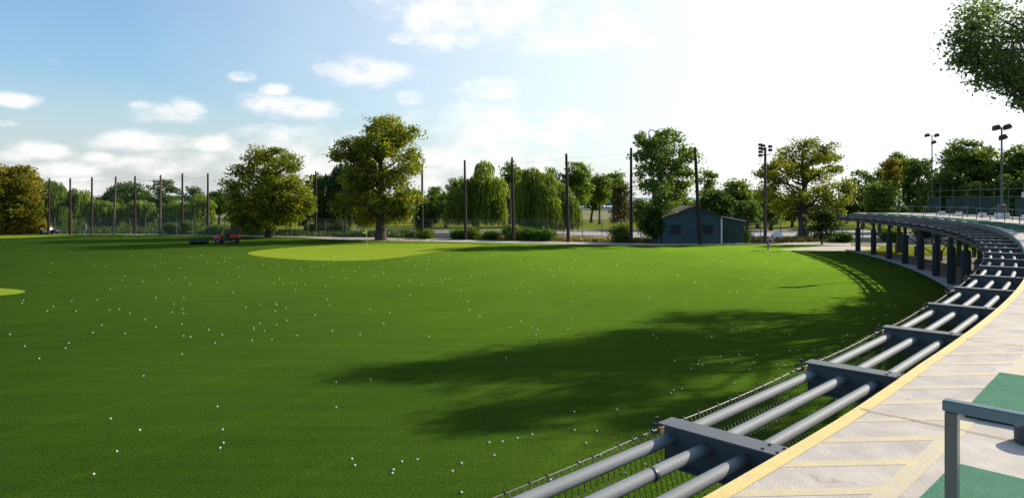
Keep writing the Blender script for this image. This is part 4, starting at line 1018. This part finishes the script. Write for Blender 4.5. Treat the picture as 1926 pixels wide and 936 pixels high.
# ---------------------------------------------------------------- boulders, yellow post, hydrant
import bmesh
for (px, py, r, lab) in [(1411, 452, .78, 'white boulder nearest the lean-to'), (1431, 452, .55, 'smaller white boulder between two larger ones'), (1461, 453, .85, 'white boulder just right of the floodlight pole'), (1506, 450, .7, 'white boulder left of the pale maple trunk'), (1440, 452.5, .4, 'smallest white boulder beside the floodlight pole')]:
    x, y = GP(px, py); bm = bmesh.new(); bmesh.ops.create_icosphere(bm, subdivisions=3, radius=1)
    rs = np.random.RandomState(int(px))
    ph = rs.uniform(0, 6, 6)
    for v in bm.verts:
        c = v.co; k = 1+.10*math.sin(c.x*3+ph[0])*math.cos(c.y*2.5+ph[1])+.07*math.sin(c.z*5+ph[2]+c.x*4)
        v.co = Vector((c.x*r*k, c.y*r*.8*k, (c.z*.72*k+.5)*r))
    me = bpy.data.meshes.new('boulder'); bm.to_mesh(me); bm.free(); me.materials.append(M['boulder'])
    me.polygons.foreach_set('use_smooth', [True]*len(me.polygons))
    o = bpy.data.objects.new('boulder', me); col.objects.link(o); o.location = (x, y, 0); tag(o, lab, 'boulder', 'white boulders')
x, y = GP(1520, 450)
MB().lathe([(.20, 0), (.20, 1.18), (.17, 1.26), (.05, 1.30)], (0, 0, 0), 14).build('bollard', M['yellowp'], smooth=True, label='thick yellow bollard beside the pale maple trunk', cat='bollard').location = (x, y, 0)
x, y = GP(1562, 451.5); hy = empty('fire_hydrant', (x, y, 0), label='yellow fire hydrant behind the small dark tree', cat='hydrant')
MB().lathe([(.19, 0), (.19, .06), (.13, .08), (.13, .6), (.17, .62), (.17, .66), (.12, .78), (.03, .86)], (0, 0, 0), 14).build('barrel', M['yellowp'], hy, smooth=True)
MB().lathe([(.07, -.24), (.07, .24)], (0, 0, .48), 10, axis='X').build('outlet', M['yellowp'], hy)

# ---------------------------------------------------------------- flag
x, y = GP(690, 467.5); fo = empty('golf_flag', (x, y, .006), label='yellow triangular flag on a thin white pin in the target green', cat='flag')
MB().tube([(0, 0, 0), (0, 0, 1.98)], .014, 6).build('pin', M['whitep'], fo)
mb = MB(); nn = 7
for i in range(nn):
    t = i/(nn-1); mb.v += [(-.05-.42*t, .05*math.sin(t*4), 1.95-.20*t-.05), (-.02-.42*t, .05*math.sin(t*4), 1.50+.18*t-.02)]
mb.v = [(-.0-.44*t*1.0, .06*math.sin(t*5), z) for t in np.linspace(0, 1, nn) for z in (1.97-.28*t, 1.50+.10*t)]
mb.f = [(2*i, 2*i+2, 2*i+3, 2*i+1) for i in range(nn-1)]
fl_ = mb.build('flag_cloth', M['flag'], fo); sm = fl_.modifiers.new('s', 'SOLIDIFY'); sm.thickness = .006
MB().lathe([(.054, 0), (.054, .004)], (0, 0, -.001), 16).build('cup_rim', M['whitep'], fo)
rs = random.Random(4)

# ---------------------------------------------------------------- red utility vehicle and ball picker
ux, uy = GP(428, 458.3); ut = empty('utility_vehicle', (ux, uy, 0), R(180)+R(6), label='red two-seat utility vehicle with a cab and cargo bed', cat='utility vehicle')
MB().box((.05, 0, .42), (2.3, 1.15, .22), b=.03).build('chassis', M['black'], ut)
MB().box((.98, 0, .74), (.72, 1.20, .44), taper=(.72, .92), b=.06).build('hood', M['red'], ut)
MB().box((1.36, 0, .50), (.10, 1.15, .20), b=.03).build('bumper', M['black'], ut)
for yy in (-.42, .42): MB().lathe([(.09, 0), (.09, .05), (.06, .07)], (1.28, yy, .78), 12, axis='X').build('headlight', M['whitep'], ut)
bed = MB().box((-.88, 0, .78), (1.02, 1.32, .05)).box((-.88, -.645, .93), (1.02, .04, .26)).box((-.88, .645, .93), (1.02, .04, .26)).box((-1.37, 0, .93), (.04, 1.25, .26)).box((-.39, 0, .93), (.04, 1.25, .26)).build('cargo_bed', M['red'], ut)
MB().box((0, 0, .62), (.55, 1.1, .14), b=.03).box((-.27, 0, .90), (.12, 1.1, .46), b=.04).build('seat', M['black'], ut)
cab = MB()
for yy in (-.56, .56):
    cab.tube([(.70, yy, .90), (.42, yy, 1.66)], .03, 6); cab.tube([(-.34, yy, .85), (-.28, yy, 1.66)], .03, 6); cab.tube([(.42, yy, 1.66), (-.28, yy, 1.66)], .03, 6)
cab.tube([(.42, -.56, 1.66), (.42, .56, 1.66)], .03, 6); cab.tube([(-.28, -.56, 1.66), (-.28, .56, 1.66)], .03, 6); cab.build('roll_cage', M['black'], ut)
MB().box((.06, 0, 1.715), (.86, 1.22, .07), b=.025).build('roof', M['red'], ut)
MB().box((.565, 0, 1.29), (.02, 1.06, .70), ry=R(-20)).build('windshield', M['glass'], ut)
MB().tube([(.55, -.28, .86), (.38, -.28, 1.02)], .02, 6).lathe([(.15, -.012), (.16, 0), (.15, .012)], (.36, -.28, 1.04), 14, axis='X').build('steering_wheel', M['black'], ut)
for xx in (.88, -.85):
    for yy in (-.58, .58):
        wl = MB().lathe([(.20, -.12), (.29, -.12), (.325, -.08), (.325, .08), (.29, .12), (.20, .12)], (xx, yy, .325), 20, axis='Y').build('wheel', M['tyre'], ut, smooth=True)
        MB().lathe([(.05, -.13), (.17, -.125), (.17, .125), (.05, .13)], (xx, yy, .325), 14, axis='Y').build('rim', M['rim'], wl)
MB().box((.1, -.60, .86), (.5, .03, .42), b=.01).build('door', M['black'], ut)
px_, py_ = GP(374, 459.2); bp = empty('ball_picker', (px_, py_, 0), R(4), label='low dark disc ball picker in front of the utility vehicle', cat='ball picker')
for k in range(26): MB().lathe([(.24, -.006), (.25, 0), (.24, .006)], (-.92+k*.073, 0, .25), 18, axis='X').build('disc', M['black'], bp)
MB().tube([(-.98, 0, .25), (.98, 0, .25)], .03, 6).build('axle', M['darksteel'], bp)
MB().box((0, -.34, .34), (1.9, .16, .16)).box((0, .34, .30), (1.9, .16, .14)).build('basket', M['darksteel'], bp)
MB().box((0, 0, .53), (2.0, .05, .05)).box((-.98, 0, .40), (.05, .7, .05)).box((.98, 0, .40), (.05, .7, .05)).tube([(.98, 0, .5), (1.9, .1, .5)], .03, 6).build('hitch_frame', M['darksteel'], bp)

# far-left white cart
wx, wy = GP(81, 440.6); wc = empty('range_cart', (wx, wy+1.2, 0), R(178), label='low white cart with a whip antenna under the yellowing maple', cat='cart')
MB().box((.1, 0, .52), (1.25, 1.1, .62), taper=(.78, .9), b=.08).build('body', M['whitep'], wc)
MB().box((-.95, 0, .50), (.9, .95, .34), taper=(.8, .9), b=.08).build('rear_cover', M['black'], wc)
MB().box((.98, 0, .72), (.75, 1.0, .12), ry=R(-8), b=.03).build('hood', M['shirtblue'], wc)
MB().box((.0, 0, .90), (.5, .9, .22), b=.05).build('seat', M['whitep'], wc)
MB().tube([(.15, .4, .7), (.15, .4, 2.3)], .015, 5).build('antenna', M['whitep'], wc)
for xx in (-.9, .75):
    for yy in (-.5, .5):
        MB().lathe([(.12, -.09), (.22, -.08), (.24, 0), (.22, .08), (.12, .09)], (xx, yy, .24), 16, axis='Y').build('wheel', M['tyre'], wc)

# ---------------------------------------------------------------- people
def skinmesh(name, verts, edges, radii, m, parent, root=0, sub=1):
    me = bpy.data.meshes.new(name); me.from_pydata([tuple(v) for v in verts], edges, [])
    o = bpy.data.objects.new(name, me); col.objects.link(o)
    sk = o.modifiers.new('skin', 'SKIN'); sk.use_smooth_shade = True; sb = o.modifiers.new('sub', 'SUBSURF'); sb.levels = sub; sb.render_levels = sub
    for i, r in enumerate(radii):
        v = me.skin_vertices[0].data[i]; v.radius = (r, r) if not isinstance(r, tuple) else r; v.use_root = (i == root)
    dg = bpy.context.evaluated_depsgraph_get(); dg.update()
    nm = bpy.data.meshes.new_from_object(o.evaluated_get(dg)); o.modifiers.clear(); o.data = nm; nm.name = name
    nm.materials.clear(); nm.materials.append(m); o.parent = parent; return o
def chain(pts, rads):
    return pts, [(i, i+1) for i in range(len(pts)-1)], rads
def person(label, loc, rz, J, cols):
    """J: joint name -> (x forward, y left, z). body is one skin-grown surface; clothes are children"""
    o = empty('person', loc, rz, label=label, cat='person')
    V = [J['pelvis'], J['waist'], J['chest'], J['neck'], J['head0'], J['head1']]; E = [(0, 1), (1, 2), (2, 3), (3, 4), (4, 5)]; Rr = [(.13, .11), (.11, .10), (.14, .11), .055, .085, .075]
    for sd in ('l', 'r'):
        b = len(V); V += [J['sh'+sd], J['el'+sd], J['wr'+sd], J['hand'+sd]]; E += [(2, b), (b, b+1), (b+1, b+2), (b+2, b+3)]; Rr += [.062, .045, .030, .036]
        hd = Vector(J['hand'+sd]); dd = (hd-Vector(J['wr'+sd])).normalized(); sd_ = Vector((0, 1 if sd == 'l' else -1, 0)); up = dd.cross(sd_).normalized()
        for k in range(4):
            c = len(V); base_ = hd+up*(.03-.02*k); V += [base_+dd*.035, base_+dd*.07-sd_*.012]; E += [(b+3, c), (c, c+1)]; Rr += [.010, .008]
        c = len(V); V += [hd+up*.05-dd*.01, hd+up*.06+dd*.03]; E += [(b+3, c), (c, c+1)]; Rr += [.011, .009]
        b = len(V); V += [J['hip'+sd], J['kn'+sd], J['an'+sd], J['toe'+sd]]; E += [(0, b), (b, b+1), (b+1, b+2), (b+2, b+3)]; Rr += [.095, .062, .042, .036]
    skinmesh('body', V, E, Rr, M['skin'], o)
    # nose, ears, eyes as small detail on the head
    hc = (Vector(J['head0'])+Vector(J['head1']))/2; ax = (Vector(J['head1'])-Vector(J['head0'])).normalized(); fw = Vector((1, 0, 0)); fw = (fw-ax*fw.dot(ax)).normalized(); lf = ax.cross(fw)
    nb = MB(); nb.tube([hc+fw*.085, hc+fw*.105-ax*.03], [.01, .016], 6)
    for s_ in (-1, 1): nb.tube([hc+lf*s_*.080-ax*.02, hc+lf*s_*.092+ax*.02], [.015, .018], 6)
    nb.build('face', M['skin'], o)
    hb = MB(); hb.lathe([(.02, -.02), (.096, -.005), (.10, .03), (.085, .075), (.05, .105), (.01, .118)], (0, 0, 0), 14)
    rot = ax.to_track_quat('Z', 'Y').to_matrix().to_4x4()
    hat = hb.build('cap' if cols.get('cap') else 'hair', cols.get('cap') or M['black'], o, smooth=True); hat.matrix_local = Matrix.Translation(hc+ax*.035-fw*.005) @ rot
    if cols.get('cap'):
        bb = MB(); bb.add([hc+ax*.045+fw*.09+lf*.07, hc+ax*.03+fw*.17+lf*.04, hc+ax*.03+fw*.17-lf*.04, hc+ax*.045+fw*.09-lf*.07]+[hc+ax*.055+fw*.09+lf*.07, hc+ax*.04+fw*.17+lf*.04, hc+ax*.04+fw*.17-lf*.04, hc+ax*.055+fw*.09-lf*.07], [(3, 2, 1, 0), (4, 5, 6, 7), (0, 1, 5, 4), (1, 2, 6, 5), (2, 3, 7, 6), (3, 0, 4, 7)]); bb.build('cap_brim', cols['cap'], o)
    # shirt
    Vs = [Vector(J['pelvis'])+(Vector(J['waist'])-Vector(J['pelvis']))*.2, J['waist'], J['chest'], Vector(J['chest']).lerp(Vector(J['neck']), .55)]; Es = [(0, 1), (1, 2), (2, 3)]; Rs = [(.17, .145), (.155, .135), (.175, .14), .085]
    for sd in ('l', 'r'):
        b = len(Vs); e = Vector(J['sh'+sd]).lerp(Vector(J['el'+sd]), cols.get('sleeve', .7)); Vs += [J['sh'+sd], e]; Es += [(2, b), (b, b+1)]; Rs += [.085, .072]
    skinmesh('shirt', Vs, Es, Rs, cols['shirt'], o)
    Vp = [Vector(J['pelvis'])+Vector((0, 0, .05)), J['pelvis']]; Ep = [(0, 1)]; Rp = [(.165, .14), (.17, .15)]
    for sd in ('l', 'r'):
        b = len(Vp); kn = Vector(J['hip'+sd]).lerp(Vector(J['kn'+sd]), .95); Vp += [J['hip'+sd], kn]; Ep += [(1, b), (b, b+1)]; Rp += [.115, .092]
        if cols.get('long'): Vp += [Vector(J['an'+sd])+Vector((0, 0, .03))]; Ep += [(b+1, b+2)]; Rp += [.072]
    skinmesh('trousers' if cols.get('long') else 'shorts', Vp, Ep, Rp, cols['legs'], o)
    for sd in ('l', 'r'):
        a, t = Vector(J['an'+sd]), Vector(J['toe'+sd]); v = t-a; v.z = 0; c = a+v*.38; 
        MB().box((c.x, c.y, .045), (.29, .105, .09), rz=math.atan2(v.y, v.x), taper=(.8, .8), b=.02).build('shoe', M['whitecloth'], o)
        if not cols.get('long'): MB().tube([a+Vector((0, 0, -.02)), a+Vector((0, 0, .14))], .052, 8).build('sock', M['whitecloth'], o)
    return o
gx, gy = GP(1446.5, 470.6)
J = dict(pelvis=(-.20, 0, .90), waist=(-.10, 0, 1.05), chest=(.12, 0, 1.22), neck=(.26, 0, 1.30), head0=(.34, 0, 1.34), head1=(.43, 0, 1.42),
         shl=(.15, .19, 1.24), shr=(.15, -.19, 1.22), ell=(.26, .20, .98), elr=(.26, -.18, .96), wrl=(.40, .06, .80), wrr=(.40, -.03, .76), handl=(.44, .03, .74), handr=(.44, -.02, .69),
         hipl=(-.19, .10, .86), hipr=(-.19, -.10, .86), knl=(-.02, .19, .47), knr=(-.02, -.19, .47), anl=(-.10, .24, .08), anr=(-.10, -.24, .08), toel=(.10, .27, .04), toer=(.10, -.27, .04))
gf = person('bent-over golfer in a pale blue shirt and white cap putting on the lawn', (gx, gy, 0), R(-28), J, dict(shirt=M['shirtblue'], legs=M['shorts'], cap=M['whitecloth']))
cl = MB(); cl.tube([(.43, 0, .80), (.80, 0, .05)], [.014, .008], 6); cl.box((.82, .03, .03), (.03, .11, .045), b=.006)
o = cl.build('golf_club', M['galv'], label='thin golf club held by the bent-over golfer', cat='golf club'); o.location = (gx, gy, 0); o.rotation_euler = (0, 0, R(-28))
px_, py_ = GP(157, 441.2)
J2 = dict(pelvis=(0, 0, .93), waist=(0, 0, 1.10), chest=(.02, 0, 1.32), neck=(.03, 0, 1.48), head0=(.04, 0, 1.57), head1=(.05, 0, 1.69),
          shl=(.01, .19, 1.38), shr=(.01, -.19, 1.38), ell=(-.06, .25, 1.10), elr=(.10, -.24, 1.11), wrl=(.02, .26, .86), wrr=(.24, -.22, .92), handl=(.04, .25, .78), handr=(.30, -.20, .87),
          hipl=(0, .10, .90), hipr=(0, -.10, .90), knl=(.20, .11, .50), knr=(-.08, -.10, .48), anl=(.26, .12, .09), anr=(-.34, -.11, .12), toel=(.44, .12, .04), toer=(-.18, -.11, .04))
person('walker in blue-grey clothes striding before the far left willows', (px_, py_+.6, 0), R(200), J2, dict(shirt=M['jeans'], legs=M['jeans'], long=True, sleeve=1.0))

# ---------------------------------------------------------------- golf balls
bm = bmesh.new(); bmesh.ops.create_icosphere(bm, subdivisions=2, radius=.0215); bme = bpy.data.meshes.new('golf_ball'); bm.to_mesh(bme); bm.free()
bme.materials.append(M['ball']); bme.polygons.foreach_set('use_smooth', [True]*len(bme.polygons))
B = []
for x, y in [(439, 823), (547, 717), (1031, 701), (1046, 677), (1043, 615), (655, 617), (518, 564), (1018, 507), (1648, 752), (1662, 782), (1575, 511), (1574, 393), (672, 364), (853, 262), (184, 282), (116, 225), (307, 234), (323, 210), (47, 170), (586, 166), (476, 127), (1008, 210), (1041, 171), (978, 148), (892, 181), (860, 177), (853, 122), (729, 136), (681, 101), (860, 71), (854, 50), (807, 66), (815, 27), (608, 72), (559, 52), (513, 56), (357, 62), (222, 61), (250, 40), (103, 24), (110, 11), (336, 14), (456, 8), (1188, 138), (1188, 147), (1345, 104), (1340, 48), (1295, 32), (1221, 30), (1152, 44), (1543, 32), (1533, 6), (1687, 170), (1735, 52)]: B.append((x/2.49, 560+y/2.49))
for x, y in [(97, 343), (217, 335), (353, 305), (487, 272), (867, 65), (873, 232), (1072, 239), (1256, 45), (974, 347), (142, 460), (907, 522), (652, 680), (1514, 540), (1328, 615), (1105, 455)]: B.append((900+x/4.815, 760+y/4.815))
for x, y in [(60, 112), (70, 172), (86, 188), (437, 122), (441, 149), (481, 151), (502, 147), (345, 183), (711, 170), (766, 108), (710, 246), (750, 244), (826, 245), (556, 266), (474, 265), (172, 293), (286, 292), (302, 313), (386, 275), (440, 303), (541, 300), (249, 329), (282, 310), (523, 333), (688, 315), (648, 309), (661, 331), (452, 397), (155, 442), (167, 430), (206, 424), (960, 205), (980, 172), (1103, 97), (1163, 80)]: B.append((1200+x/2.489, 560+y/2.489))
B += [(740, 882), (756, 867), (785, 863), (738, 889), (851, 885), (868, 870), (868, 925), (697, 713), (952, 672), (1008, 642), (1075, 608), (960, 615)]
rs = random.Random(12)
while len(B) < 292:
    px = rs.gauss(700, 330) if rs.random() < .6 else rs.uniform(60, 1600); py = 478+rs.expovariate(1/45)
    if px < 20 or px > 1640 or py > 640: continue
    if px > 1480 and py > 520+ (px-1480)*.0: continue
    B.append((px, py))
for i, (px, py) in enumerate(B):
    o = bpy.data.objects.new('golf_ball', bme); col.objects.link(o); x, y = GP(px, py, .02); o.location = (x, y, .021)
    tag(o, 'small white golf ball lying loose on the driving range grass', 'golf ball', 'golf balls scattered on the lawn')
